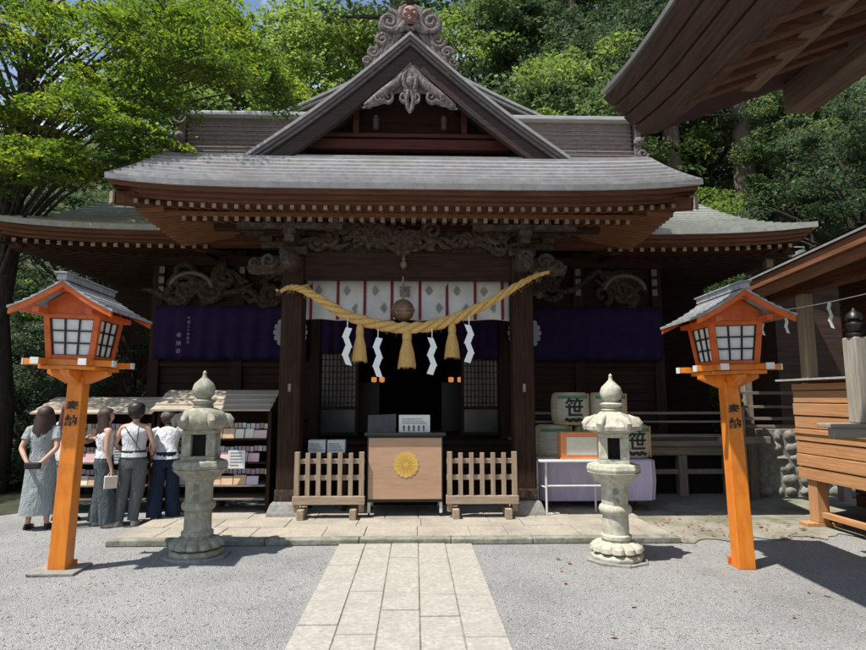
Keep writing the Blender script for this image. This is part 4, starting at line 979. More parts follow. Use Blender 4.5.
# ================================================================== ORANGE LANTERNS
def wood_lantern(x,y,yaw,lean,label,slab,zs2):
    L=empty('wooden_lantern',(0,0,0),label,'wooden lantern','orange wooden lanterns flanking the court')
    if slab:
        m=MB(); m.bb(-.22,.22,-.2,.2,0,.035); m.build('footing_slab',M['stoneg'],L,bevel=.01)
    w=.082
    m=MB(); m.lathe([(w*1.45,.0),(w*1.30,2.02)],n=4,a0=math.pi/4); pst=m.build('post',M['orange'],L,bevel=.008)
    vtext('lettering','奉納',.125,0,-w*.985,1.76,M['ink'],pst,gap=1.2,bold=.003)
    m=MB(); m.bb(-w*1.25,w*1.25,w*.9,w*1.5,0,.09) ; m.build('post_clamp',M['verm'],L,bevel=.005)
    # bracket platform
    m=MB()
    m.prism([(-.10,1.95),(.10,1.95),(.30,2.05),(.30,2.09),(-.30,2.09),(-.30,2.05)],-.045,.045)
    m.prismx([(-.10,1.952),(.10,1.952),(.30,2.052),(.30,2.088),(-.30,2.088),(-.30,2.052)],-.044,.044)
    m.bb(-.27,.27,-.27,.27,2.092,2.13); 
    for s in(-1,1):
        m.bb(-.42,.42,s*.22-.035,s*.22+.035,2.132,2.195); m.bb(s*.22-.035,s*.22+.035,-.42,.42,2.137,2.20)
    pl=m.build('platform',M['orange'],L,bevel=.004)
    m=MB()
    for s in(-1,1):
        for q in(-1,1):
            m.bb(*(sorted((q*.42,q*.432))),s*.22-.038,s*.22+.038,2.130,2.197); m.bb(s*.22-.038,s*.22+.038,*(sorted((q*.42,q*.432))),2.135,2.202)
    m.split('beam_tip',M['white'],pl)
    z0,z1=2.20,2.68; r0,r1=.20,.245
    for sx in(-1,1):
        for sy in(-1,1):
            m=MB(); m.bar((sx*r0,sy*r0,z0),(sx*r1,sy*r1,z1),.055,.055,up=(0,1,0)); m.build('corner_post',M['verm'],L,bevel=.003)
    m=MB()
    for z,r in((z0+.02,r0),(z1-.03,r1)):
        for s in(-1,1): m.bb(-r+.027,r-.027,s*r-.02,s*r+.02,z-.022,z+.022); m.bb(s*r-.02,s*r+.02,-r+.027,r-.027,z-.0215,z+.0215)
    m.split('frame_rails',M['verm'],L,by=lambda c:c.z>2.44)
    for k in range(4):
        mt=Matrix.Rotation(k*math.pi/2,4,'Z'); m=MB()
        a,b=z0+.042,z1-.052; ra=r0+(r1-r0)*.09; rb=r1-(r1-r0)*.11
        m.add([mt@Vector(v) for v in((-ra+.02,-ra+.012,a),(ra-.02,-ra+.012,a),(rb-.02,-rb+.012,b),(-rb+.02,-rb+.012,b))],[(0,1,2,3)]); pn=m.build('paper_panel',M['paper'],L,solid=.003)
        m=MB()
        for i in range(4):
            t=-1+2*i/3; wd=.008 if 0<i<3 else .009
            m.bar(mt@Vector((t*(ra-.03),-ra-.0,a)),mt@Vector((t*(rb-.03),-rb-.0,b)),wd*2,.012,up=mt@Vector((0,1,0)))
            q=i/3; r=ra+(rb-ra)*q; z=a+(b-a)*q
            m.bar(mt@Vector((-r+.03,-r-.002,z)),mt@Vector((r-.03,-r-.002,z)),.012,.016)
        m.build('lattice',M['black'],pn)
    # roof: gable facing front, ridge along Y
    zp,ze,hw,y0,y1=2.99,2.70,.465,-.50,.50
    hz=lambda q:ze+(zp-ze)*(1-abs(q)/hw)-.02*math.sin(math.pi*abs(q)/hw)
    m=MB()
    for s in(-1,1):
        n=7
        for k in range(n):
            xa,xb=s*hw*(1.04-k*1.04/n),s*hw*(1.04-(k+1)*1.04/n)
            m.add([(xa,y0,hz(xa)+.022),(xa,y1,hz(xa)+.022),(xb,y1,hz(xb)+.008),(xb,y0,hz(xb)+.008),(xa,y0,hz(xa)-.006),(xa,y1,hz(xa)-.006),(xb,y1,hz(xb)-.006),(xb,y0,hz(xb)-.006)],[(0,1,2,3),(4,7,6,5),(0,4,5,1),(2,6,7,3),(0,3,7,4),(1,5,6,2)])
    rf=m.build('roof',M['lroof'],L)
    m=MB(); m.bb(-.045,.045,y0-.02,y1+.02,zp+.0,zp+.06); m.bb(-.06,.06,y0-.04,y1+.04,zp+.062,zp+.08); 
    m.build('roof_ridge',M['lroof'],rf,bevel=.004)
    for yy in(y0+.01,y1-.04):
        m=MB()
        for s in(-1,1):
            n=6
            A=[Vector((s*hw*1.02*i/n,yy,hz(hw*1.02*i/n)-.008)) for i in range(n+1)];Bv=[v-Vector((0,0,.062)) for v in A]
            C=[v+Vector((0,.03,0)) for v in Bv];D=[v+Vector((0,.03,0)) for v in A]
            m.grid([A,Bv,C,D,A]); m.add([A[-1],Bv[-1],C[-1],D[-1]],[(0,1,2,3)])
        m.build('bargeboard',M['verm'],rf,bevel=.003)
    m=MB()
    for s in(-1,1):
        m.add([(0,y0+.06,hz(0)-.02),(s*hw*.98,y0+.06,hz(hw*.98)-.02),(s*hw*.98,y1-.06,hz(hw*.98)-.02),(0,y1-.06,hz(0)-.02)],[(0,1,2,3)])
    m.prism([(-r1,z1-.005),(r1,z1-.005),(r1,hz(r1)-.03),(0,hz(0)-.03),(-r1,hz(r1)-.03)],-r1-.01,-r1+.02)
    m.prism([(-r1,z1-.005),(r1,z1-.005),(r1,hz(r1)-.03),(0,hz(0)-.03),(-r1,hz(r1)-.03)],r1-.02,r1+.01)
    m.bb(-.03,.03,y0+.06,y1-.06,zp-.1,zp-.045)
    for s in(-1,1): m.bb(*(sorted((s*r1-.03,s*r1+.03))),y0+.05,y1-.05,z1-.02,z1+.03)
    m.build('roof_underside',M['verm'],rf)
    L.location=(x,y,0); L.rotation_euler=(0,lean,yaw); L.scale=(1,1,zs2); return L
wood_lantern(-3.39,6.18,R(3),R(1.5),'orange wooden lantern with lattice windows, its post on a stone slab beside the visitors',True,.945)
wood_lantern(3.42,6.10,R(-3),R(-1.3),'orange wooden lantern with lattice windows, its post leaning before the grey railing',False,.925)
# ================================================================== CHARM RACKS
def rack(x0,x1,Y,zf,zb,name_side,dark=False):
    r=empty('charm_rack',((x0+x1)/2,Y+.25,0),f'wooden charm rack with boarded sloping roof, the {name_side} of the two','rack','roofed charm racks left of the porch')
    m=MB(); n=4
    for k in range(n):
        a=k/n;b=(k+1)/n; ya=Y-.28+.62*a; yb=Y-.28+.62*b; za=zf+(zb-zf)*a; zb_=zf+(zb-zf)*b
        m.add([(x0-.1,ya,za+.025),(x1+.02,ya,za+.025),(x1+.02,yb+.03,zb_+.012),(x0-.1,yb+.03,zb_+.012),(x0-.1,ya,za),(x1+.02,ya,za),(x1+.02,yb,zb_-.01),(x0-.1,yb,zb_-.01)],[(0,1,2,3),(4,7,6,5),(0,4,5,1),(2,6,7,3),(0,3,7,4),(1,5,6,2)])
    m.build('roof',M['rackroof'],r)
    for x in(x0+.04,(x0+x1)/2,x1-.04):
        m=MB(); m.bb(x-.03,x+.03,Y+.28,Y+.34,0,zb-.05); m.build('post',M['hall_z'],r)
    for x in(x0+.0,x1-.0):
        m=MB(); m.bb(x-.025,x+.025,Y-.2,Y+.27,.08,zf+.0); m.build('side_frame',M['hall_z'],r)
    m=MB(); m.bb(x0,x1,Y+.341,Y+.37,.3,zf+.1); m.build('back_board',M['hall_x'],r)
    sh=[]
    for z in(PZ(437,Y),PZ(460,Y),PZ(482,Y),PZ(495,Y)):
        m=MB(); m.bb(x0+.03,x1-.03,Y-.24,Y+.27,z-.022,z); m.build('shelf',M['grey_x'] if z<.75 else M['hall_x'],r); sh.append(z)
    rd=random.Random(int(x0*100)); k=['white','cream','tanc','white','lilac','tanc','pink']; nm={'white':'white','pink':'pink','tanc':'tan','cream':'cream','lilac':'lilac'}
    W=x1-x0
    for si,z in enumerate(sh[:3]):
        x=x0+.08; i=0
        while x<x1-.16:
            w=rd.uniform(.12,.19); hh=rd.uniform(.11,.15)
            if rd.random()<.98:
                c=rd.choice(k if si else ['tanc','tanc','pink','cream','tanc'])
                yy=Y-.225+rd.uniform(0,.03)
                m=MB(); m.add([(x,yy,z+.002),(x+w,yy,z+.002),(x+w,yy+.05,z+.002),(x,yy+.05,z+.002),(x,yy+.035,z+hh),(x+w,yy+.035,z+hh),(x+w,yy+.06,z+hh),(x,yy+.06,z+hh)],[(0,3,2,1),(4,5,6,7),(0,1,5,4),(1,2,6,5),(2,3,7,6),(3,0,4,7)])
                o=m.build('charm_tray',M[c],loc=(x+w/2,yy+.03,z+.002))
                tag(o,f"{nm[c]} charm tray on the {['top','middle','bottom'][si]} shelf of the {name_side} rack, {ORD[i]} from the left",'charm tray','charm trays on the racks'); i+=1
                m=MB()
                for q in range(3): m.bb(x+w*(.18+.27*q),x+w*(.18+.27*q)+w*.15,yy-.001+.012,yy+.012+.004,z+hh*.3,z+hh*.72)
                m.v=[(a,b+(cc-z)*.30-.004,cc) for a,b,cc in m.v]; m.build('printed_marks',M[rd.choice(['stripe','greyink','lilac','pink'])],o)
            x+=w+.012
        # dense rows of little charms hung above each shelf
        mm={c:MB() for c in('white','pink','tanc','lilac')}; x=x0+.07
        while x<x1-.07:
            ww=rd.uniform(.035,.06); q=mm[rd.choice(['white','white','pink','tanc','lilac'])]; z_=z+.135+rd.uniform(-.008,.008)
            q.bb(x,x+ww,Y-.06,Y-.052,z_,z_+.075); x+=ww+.012
        for c,q in mm.items():
            if q.v: o=q.build('hanging_charms',M[c],r); o['kind']='stuff'
    return r,sh
xa,xb=PX(163,450,8.95),PX(272,450,8.95)
r2,sh2=rack(xa,xb,8.95,PZ(411,8.67),PZ(391,9.29),'right')
xa1,xb1=PX(45,450,9.35),PX(157,450,9.35)
r1,sh1=rack(xa1,xb1,9.35,PZ(414,9.07),PZ(398,9.69),'left')
def sign(x0,x1,y0,y1,Y,label):
    a,b,c,d=PX(x0,(y0+y1)/2,Y),PX(x1,(y0+y1)/2,Y),PZ(y1,Y),PZ(y0,Y)
    m=MB(); m.bb(a,b,Y,Y+.012,c,d); o=m.build('sign',M['white'],loc=((a+b)/2,Y,c)); tag(o,label,'sign','white signs on the racks')
    m=MB()
    for k in range(5): m.bb(a+.03,b-.04-(.05 if k==4 else 0),Y-.003,Y-.0005,d-.03-(d-c-.04)*k/5-.010,d-.03-(d-c-.04)*k/5)
    m.build('printed_lines',M['greyink'],o)
sign(228,245,450,468,8.66,'white printed sign on the middle shelf of the right rack')
sign(112,128,446,462,9.06,'white printed sign on the left rack between two visitors')
# ================================================================== TABLES / BARRELS
TY=8.95; tz=PZ(462,TY)+.0
C0,C1=PX(541,480,TY),PX(657,480,TY)
tb=empty('draped_table',((C0+C1)/2,TY+.3,PZ0-.06),'round cornered table draped in lavender cloth carrying sake barrels','table')
m=MB(); prof=[]
def rrect(x0,x1,y0,y1,r,n=5):
    pts=[]
    for cx,cy,a0 in((x1-r,y0+r,-90),(x1-r,y1-r,0),(x0+r,y1-r,90),(x0+r,y0+r,180)):
        for k in range(n+1): a=R(a0+90*k/n); pts.append((cx+r*math.cos(a),cy+r*math.sin(a)))
    return pts
bz_=PZ(502,TY)
rows=[]
for z,g_ in((tz+.02,-.03),(tz,0),((tz+bz_)/2,.01),(bz_,-.01)):
    pp=rrect(C0-g_,C1+g_,TY-g_,TY+.75+g_,.13); pp.append(pp[0]); rows.append([Vector((x+.012*math.sin(i*1.9),y+.012*math.cos(i*2.3),z)) for i,(x,y) in enumerate(pp)])
m.grid(rows); pp=rrect(C0+.03,C1-.03,TY+.03,TY+.72,.13); m.add([(x,y,tz+.02) for x,y in pp],[tuple(range(len(pp)))])
m.build('cloth',M['lav'],tb,smooth=True)
for x in(C0+.15,C1-.1):
    for y in(TY+.1,TY+.65): m=MB(); m.tube([(x,y,.01),(x,y,tz)],.02,8); m.build('leg',M['slate'],tb)
def barrel(px,zb,Y,r,hh,label,lean=0,chars=True,roty=0):
    x=PX(px,450,Y); b=empty('sake_barrel',(x,Y+r,zb),label,'sake barrel','straw wrapped sake barrels on the draped table')
    m=MB(); m.lathe([(r*.80,0),(r*.90,.02),(r*.985,hh*.25),(r,hh*.5),(r*.985,hh*.78),(r*.92,hh*.93),(r*.80,hh)],(x,Y+r,zb),36); m.build('straw_body',M['straw'],b,smooth=True)
    def arc(m,a0,a1,z0,z1,rr,n=10):
        m.grid([[(x+rr*math.sin(a0+(a1-a0)*i/n),Y+r-rr*math.cos(a0+(a1-a0)*i/n),z) for i in range(n+1)] for z in(z0,z1)])
    m=MB(); arc(m,-.95,.95,zb+hh*.80,zb+hh*.91,r*.972); m.v=[(a,bb_,c) for a,bb_,c in m.v]; m.build('green_band',M['green'],b,solid=.004)
    m=MB()
    for q in(-.98,.98):
        m.tube([(x+r*1.005*math.sin(q),Y+r-r*1.005*math.cos(q),zb+hh*t) for t in(.03,.25,.5,.75,.97)],.010,6)
    for t in(.12,.95): m.tube([(x+r*(.96 if t<.5 else .89)*1.01*math.sin(a),Y+r-r*(.96 if t<.5 else .89)*1.01*math.cos(a),zb+hh*t) for a in [-1.5+3*k/14 for k in range(15)]],.011,6)
    m.build('binding_rope',M['rope'],b,smooth=True)
    if chars:
        # lettering wrapped on the straw front
        t=text('lettering','笹',hh*.60,(0,0,0),M['ink'],b,ext=.0,bold=.0); 
        me=t.data; import bmesh; bm=bmesh.new(); bm.from_mesh(me); bmesh.ops.triangulate(bm,faces=bm.faces); bmesh.ops.subdivide_edges(bm,edges=[e for e in bm.edges if e.calc_length()>.03],cuts=4); bmesh.ops.triangulate(bm,faces=bm.faces); 
        geo=[(v.co.copy()) for v in bm.verts]; [setattr(v,'index',i) for i,v in enumerate(bm.verts)]; fs=[[v.index for v in f.verts] for f in bm.faces]; bm.free()
        vs=[];fa=[]
        for dx,dz in((-.006,0),(.006,0),(0,.006),(0,-.006),(0,0),(.004,.004),(-.004,-.004)):
            n=len(vs); vs+=[(g.x+dx,g.y+.0004*(dx*300+dz*120),g.z+dz) for g in geo]; fa+=[tuple(i+n for i in f) for f in fs]
        me=bpy.data.meshes.new('lettering'); me.from_pydata(vs,[],fa); me.materials.append(M['ink']); t.data=me
        for v in me.vertices:
            w=v.co+OFF[b]; ang=(w.x)/r; hz_=w.z; v.co=Vector((x+(r*1.03)*math.sin(ang),Y+r-(r*1.03)*math.cos(ang),zb+hh*.50+hz_))-OFF[b]
        m=MB()
        pts=[(-.15+.3*k/10,zb+hh*.16+.012*math.sin(k*1.9)) for k in range(11)]
        m.tube([(x+r*.985*math.sin(a/r),Y+r-r*.985*math.cos(a/r),z) for a,z in pts],[.018,.03,.026,.03,.02,.03,.026,.032,.024,.03,.012],6); m.build('brush_stroke',M['ink'],b)
    return b
r_=.295; hb=.50; z0b=tz+.024
barrel(558,z0b,TY+.10,r_,hb,'straw sake barrel at the bottom left of the stack, half behind the orange box',chars=False)
barrel(598,z0b,TY+.10,r_,hb,'straw sake barrel in the bottom middle of the stack behind the stone lantern')
barrel(638,z0b,TY+.08,r_,hb,'straw sake barrel with black character at the bottom right of the stack')
barrel(576,z0b+hb+.004,TY+.10,r_,hb,'straw sake barrel with green band at the top left of the stack')
barrel(615,z0b+hb+.004,TY+.10,r_,hb,'straw sake barrel at the top right of the stack, behind the lantern finial')
# folding table
ta,tb_=PX(540,470,8.35),PX(600,470,8.35); tzf=PZ(463,8.35)
ft=empty('folding_table',((ta+tb_)/2,8.5,PZ0),'small white folding table with tubular legs in front of the sake barrels','table')
m=MB(); m.bb(ta,tb_+.25,8.35,8.78,tzf,tzf+.03); m.build('table_top',M['tabletop'],ft,bevel=.008)
for x in(ta+.10,tb_+.1):
    m=MB(); m.tube([(x,8.42,PZ0),(x,8.42,tzf-.002)],.016,8); m.build('leg',M['steel'],ft)
    m=MB(); m.tube([(x-.07,8.7,PZ0),(x-.07,8.7,tzf-.002)],.016,8); m.build('leg',M['steel'],ft)
    m=MB(); m.tube([(x,8.42,tzf-.35),(x-.07,8.7,tzf-.35)],.012,8); m.build('brace',M['steel'],ft)
m=MB(); m.tube([(ta+.1,8.42,tzf-.33),(tb_+.1,8.42,tzf-.33)],.013,8); m.build('brace',M['steel'],ft)
oa,ob=PX(561,445,8.45),PX(601,445,8.45)
ob_=empty('donation_box',((oa+ob)/2,8.55,tzf+.032),'orange box with a cream label standing on the folding table','box')
zo=tzf+.032; zo1=PZ(434,8.45)
m=MB(); m.bb(oa,ob,8.45,8.65,zo+.02,zo1); m.bb(oa-.015,ob+.015,8.44,8.66,zo,zo+.02); m.bb(oa-.01,ob+.01,8.445,8.655,zo1,zo1+.02); m.build('body',M['obox'],ob_,bevel=.004)
m=MB(); m.bb(oa+.08,ob-.06,8.446,8.449,zo+.06,zo1-.05); m.build('label_card',M['cream'],ob_)
# ================================================================== RIGHT SIDE
# stone retaining wall under the corridor
rw=MB(); rd=random.Random(9); 
def stones(m,x0,x1,Y,z0,z1,rd):
    z=z0
    while z<z1:
        hh=rd.uniform(.14,.24); x=x0+rd.uniform(-.1,0)
        while x<x1:
            w=rd.uniform(.16,.34); st=len(m.v)
            m.ball((x+w/2,Y+.05,z+hh/2),.5,6,(w*1.02,.16,hh*1.06)); m.jitter(.012,st); x+=w
        z+=hh
stones(rw,5.85,8.6,10.2,0,1.1,rd); rw.bb(5.8,8.7,10.22,10.4,0,1.15)
o=rw.build('stone_wall',M['soilrock'],loc=(7,10.2,0),smooth=True); tag(o,'low fieldstone wall behind the right orange lantern','wall')
# small railing with bronze-capped post
RYR=9.75
rl=empty('corner_railing',(5.3,RYR,0),'grey timber railing with a bronze capped post behind the right orange lantern','railing')
xp=PX(741,450,RYR); m=MB(); m.bb(xp-.07,xp+.07,RYR-.07,RYR+.07,0,PZ(405,RYR)); po=m.build('post',M['grey_z'],rl,bevel=.01)
zc=PZ(405,RYR); m=MB(); m.lathe([(.075,-.04),(.085,-.02),(.085,.04),(.06,.06),(.055,.08),(.08,.12),(.075,.17),(.03,.21),(.004,.25)],(xp,RYR,zc),16); m.build('cap',M['bronze'],po,smooth=True)
m=MB(); xq=PX(751,440,RYR); m.bb(xq+.03,xq+.17,RYR+.15,RYR+.29,0,PZ(372,RYR)); m.build('post',M['grey_z'],rl,bevel=.01)
for y0_,d in((393,.05),(407,.045),(419,.05),(427,.05)):
    m=MB(); z=PZ(y0_,RYR); m.bb(xp+.07,7.2,RYR-.025,RYR+.025,z-d/2,z+d/2); m.build('rail',M['grey_x'],rl,bevel=.004)
m=MB(); m.bb(PX(715,440,RYR),PX(765,440,RYR),RYR-.16,RYR-.08,PZ(444,RYR),PZ(437,RYR)); m.build('shelf_board',M['grey_x'],rl,bevel=.004)
m=MB(); m.bb(7.1,7.24,RYR-.07,RYR+.07,0,1.8); m.build('post',M['grey_z'],rl)
# corridor building with long eave (shop)
SXE=5.15
sh=empty('side_hall',(6.5,7,0),'low brown timber side building with long eave at the right edge','building')
def sz(y): return 3.44+.06*(9.4-y)
m=MB(); ya,yb=2.2,9.35
n=14
for k in range(n):
    a=SXE+2.4*k/n; b=SXE+2.4*(k+1)/n; za=.2*(a-SXE); zb_=.2*(b-SXE)
    m.add([(a,ya,sz(ya)+za+.02),(a,yb,sz(yb)+za+.02),(b,yb,sz(yb)+zb_),(b,ya,sz(ya)+zb_)],[(0,1,2,3)])
    m.add([(a,ya,sz(ya)+za-.0),(a,yb,sz(yb)+za),(a,yb,sz(yb)+za+.02),(a,ya,sz(ya)+za+.02)],[(0,1,2,3)])
m.add([(SXE,ya,sz(ya)-.03),(SXE,yb,sz(yb)-.03),(SXE,yb,sz(yb)+.02),(SXE,ya,sz(ya)+.02)],[(0,1,2,3)])
m.add([(SXE,yb,sz(yb)-.03),(SXE+2.4,yb,sz(yb)+.45),(SXE+2.4,yb,sz(yb)+.5),(SXE,yb,sz(yb)+.02)],[(0,1,2,3)])
m.bb(SXE+2.4,SXE+2.8,ya,yb,sz(yb)+.4,sz(yb)+.6)
m.build('roof',M['roof'],sh)
m=MB()
m.bar((SXE+.06,ya,sz(ya)-.10),(SXE+.06,yb-.02,sz(yb)-.10),.05,.13); m.bar((SXE+.13,ya,sz(ya)-.235),(SXE+.13,yb-.02,sz(yb)-.235),.05,.13)
m.bar((SXE,yb-.03,sz(yb)-.1),(SXE+2.4,yb-.03,sz(yb)+.38),.06,.2)
m.split('fascia',wood('russet_board',(.12,.048,.025),(.26,.115,.06),'y'),sh)
m=MB(); y=ya+.1
while y<yb: m.bar((SXE+.1,y,sz(y)-.10),(SXE+2.3,y,sz(y)+.34),.06,.08); y+=.28
m.add([(SXE+.08,ya,sz(ya)-.02),(SXE+.08,yb,sz(yb)-.02),(SXE+2.4,yb,sz(yb)+.44),(SXE+2.4,ya,sz(ya)+.44)],[(0,1,2,3)])
m.build('rafters',wood('warm_rafter',(.12,.05,.026),(.26,.12,.06),'x'),sh)
m=MB(); m.bb(SXE+.62,SXE+.78,ya,yb-.2,3.22,3.42); m.build('eave_beam',M['brown_y'],sh,bevel=.01)
for y in(8.45,6.0,3.4):
    m=MB(); m.bb(SXE+.62,SXE+.78,y-.08,y+.08,0,3.218); m.build('post',M['honey_z'] if y<7 else wood('pale_post',(.20,.14,.095),(.38,.29,.20),'z'),sh,bevel=.012)
m=MB(); z=.0
while z<3.6: m.bb(SXE+1.9,SXE+1.93,ya,yb,z+.004,z+.19); z+=.2
m.bb(SXE+1.94,SXE+2.0,ya,yb,0,3.7); 
m.build('wall',wood('umber_wall_board',(.05,.022,.013),(.12,.058,.034),'y',spec=.08),sh)
# string with paper streamers under that eave
ss=empty('streamer_string',(SXE+.35,7.5,3.0),'thin cord with white paper streamers hung under the side building eave','streamers')
A=P(738,308,9.1); Bp=Vector((SXE+.35,4.6,3.05)); A=Vector((SXE+.35,9.2,3.02))
m=MB(); m.tube([A+(Bp-A)*t+Vector((0,0,-.10*math.sin(math.pi*t))) for t in [k/12 for k in range(13)]],.006,5); m.build('cord',M['white'],ss)
for t in(.05,.18,.38,.58,.8):
    q=A+(Bp-A)*t+Vector((0,0,-.10*math.sin(math.pi*t))); m=MB(); streamer(m,q.x,q.z,q.y,.36,.045,4); m.build('paper_streamer',M['shide'],ss)
# boarded counter box on legs
CXF=5.38; cy0,cy1=4.9,8.15
cb_=empty('boarded_counter',(CXF+.4,7,0),'honey coloured boarded counter raised on timber legs at the right','counter')
zt1,zb1=PZ(383,8.15),PZ(479,8.15)
m=MB(); z=zb1; k=0
while z<zt1-.02:
    m.bb(CXF-.012*(k%2),CXF+.03,cy0,cy1,z,min(z+.17,zt1)-.012); 
    m.bb(CXF+.031,CXF+.9,cy1-.03,cy1+.003*(k%2),z,min(z+.17,zt1)-.012); z+=.17;k+=1
m.build('board_panel',M['honey_y'],cb_,bevel=.006)
m=MB(); m.bb(CXF+.032,CXF+.86,cy0,cy1-.032,zb1,zt1-.01); m.build('core',M['brown_x'],cb_)
m=MB(); m.bb(CXF-.10,CXF+1.1,cy0,cy1+.22,zt1+.03,zt1+.055); m.build('metal_top',M['capmetal'],cb_)
m=MB(); m.bb(CXF-.02,CXF+1.0,cy0,cy1+.05,zt1-.0,zt1+.028); m.build('top_board',M['brown_y'],cb_)
m=MB(); m.bb(CXF-.03,CXF-.013,cy0,cy1,1.22,1.27); m.build('batten',M['honey_y'],cb_)
for y in(7.95,6.2):
    m=MB(); m.bb(CXF+.04,CXF+.20,y-.09,y+.09,.06,zb1-.002); m.bb(CXF-.12,CXF+.36,y-.09,y+.09,0,.06); m.build('leg',M['honey_z'],cb_,bevel=.008)
m=MB(); m.bb(CXF+.08,CXF+.16,cy0,7.85,.13,.2); m.build('stretcher',M['honey_y'],cb_,bevel=.006)
# raised deck corner with finial post
DY=6.25; dx0=PX(824,427,DY); dz=PZ(424,DY)
dk=empty('deck_railing',(5.4,DY,0),'pale timber deck corner with a black capped post at the right edge','railing')
m=MB(); m.bb(dx0,7.0,DY-.12,DY+.12,dz-.045,dz); m.bb(dx0+.05,7.0,DY-.08,DY+.02,dz-.15,dz-.047); m.build('deck_edge',wood('pale_plank',(.20,.175,.145),(.40,.36,.31),'x'),dk,bevel=.008)
xq=PX(858,380,DY); zq_=PZ(336,DY); m=MB(); xq+=.03; m.bb(xq-.10,xq+.10,DY-.10,DY+.10,dz+.002,zq_); po=m.build('post',wood('pale_timber',(.20,.175,.145),(.46,.42,.36),'z',stain=(.28,.24,.20)),dk,bevel=.015)
m=MB(); m.lathe([(.085,.0),(.09,.03),(.07,.05),(.09,.07),(.09,.14),(.065,.16),(.06,.18),(.085,.20),(.075,.25),(.03,.285),(.008,.32)],(xq-.03,DY-.02,zq_),18); m.build('finial',M['black'],po,smooth=True)
m=MB(); m.bb(xq+.115,7.0,DY-.04,DY+.04,PZ(400,DY)-.05,PZ(400,DY)+.04); m.build('rail',M['honey_x'],dk)
m=MB(); m.bb(5.35,5.5,DY-.07,DY+.07,0,dz-.155); m.bb(6.8,6.95,DY-.07,DY+.07,0,dz-.155); m.build('support',M['grey_z'],dk)
# pavilion roof near the camera, top right
GYE=5.3; tp=P(601,95,GYE); bt_=P(642,137,GYE); 
pv=empty('pavilion',(4.6,4.3,0),'dark timber pavilion whose shingled eave juts over the upper right','building')
y0p=3.0; rgx=tp.x+3.2
def pz(x): 
    t=(x-tp.x); return tp.z+.42*t+.03*t*t
def tipup(y): return .16*max(0,(y-(GYE-1.5))/1.5)**2-.16
m=MB(); xs=[tp.x+3.2*i/16 for i in range(17)]
ys=[y0p+(GYE-y0p)*i/12 for i in range(13)]
rows=[]
for i in range(16):
    a,b=xs[i],xs[i+1]; rows.append([Vector((a,y,pz(a)+tipup(y)+.02)) for y in ys]); rows.append([Vector((b,y,pz(b)+tipup(y))) for y in ys])
m.grid(rows)
m.grid([[Vector((2*rgx-p.x,p.y,p.z)) for p in r] for r in rows])
m.add([(rgx-.15,y0p,pz(rgx)+.2),(rgx+.15,y0p,pz(rgx)+.2),(rgx+.15,GYE,pz(rgx)+.2),(rgx-.15,GYE,pz(rgx)+.2)],[(0,1,2,3)])
rfp=m.build('roof',M['roof'],pv,solid=.03)
m=MB(); dzf=tp.z-bt_.z; dxf=bt_.x-tp.x
for sgn in(0,1):
    for k in range(4):
        a=k/4;b=(k+.86)/4
        def q(t,y): 
            x=tp.x+.02+dxf*t; x=2*rgx-x if sgn else x
            return Vector((x,y,tp.z-.03-(dzf-.03)*t+tipup(y)))
        inn=(.14 if not sgn else -.14)
        m.grid([[q(a,y) for y in ys],[q(b,y) for y in ys],[q(b,y)+Vector((inn,0,.03)) for y in ys]])
m.split('layered_fascia',M['hall_y2'],pv,by=lambda c:c.x>rgx)
# soffit deck
def uz(x): return bt_.z+.37*(x-bt_.x)
m=MB(); m.grid([[Vector((x,y,uz(x)+tipup(y)+.10)) for y in ys] for x in(bt_.x,bt_.x+1.0,rgx)])
m.grid([[Vector((2*rgx-x,y,uz(x)+tipup(y)+.10)) for y in ys] for x in(bt_.x,bt_.x+1.0,rgx)])
m.split('soffit',M['hall_y'],pv,by=lambda c:c.x>rgx)
m=MB(); y=y0p+.1
while y<GYE-.75:
    for sg in(0,1):
        a=Vector((bt_.x+.02,y,uz(bt_.x)+tipup(y)+.05)); b=Vector((rgx,y,uz(rgx)+tipup(y)+.05))
        if sg: a.x=2*rgx-a.x
        m.bar(a,b,.09,.10)
    y+=.26
m.split('rafters',wood('pavilion_rafter',(.045,.018,.010),(.12,.055,.03),'x'),pv,by=lambda c:c.x>rgx)
m=MB()  # verge underside board (broad dark maroon)
for sg in(0,1):
    pts=[(bt_.x,uz(bt_.x)-.01),(rgx,uz(rgx)-.01),(rgx,uz(rgx)+.16),(bt_.x,uz(bt_.x)+.16)]
    if sg: pts=[(2*rgx-x,z) for x,z in pts]
    m.prism(pts,GYE-.72,GYE-.02)
m.split('vergeboard',wood('maroon_board',(.022,.008,.007),(.055,.02,.016),'x'),pv,bevel=.006)
m=MB()
for x in(bt_.x+.62,): 
    m.bb(x-.07,x+.07,y0p,GYE-.73,uz(x)-.16,uz(x)-.04+.04)
x=3.72; m.bb(x-.13,x+.13,y0p,GYE-.1,uz(x)-.34,uz(x)-.06); 
x=2*rgx-3.72; m.bb(x-.13,x+.13,y0p,GYE-.1,uz(3.72)-.34,uz(3.72)-.06)
m.split('purlin',wood('purlin_wood',(.06,.035,.024),(.17,.115,.08),'y'),pv,bevel=.01)
for x in(3.95,2*rgx-3.8):
    for y in(3.2,4.3):
        m=MB(); m.bb(x-.12,x+.12,y-.12,y+.12,0,uz(3.72)-.341); m.build('post',M['brown_z'],pv,bevel=.015)
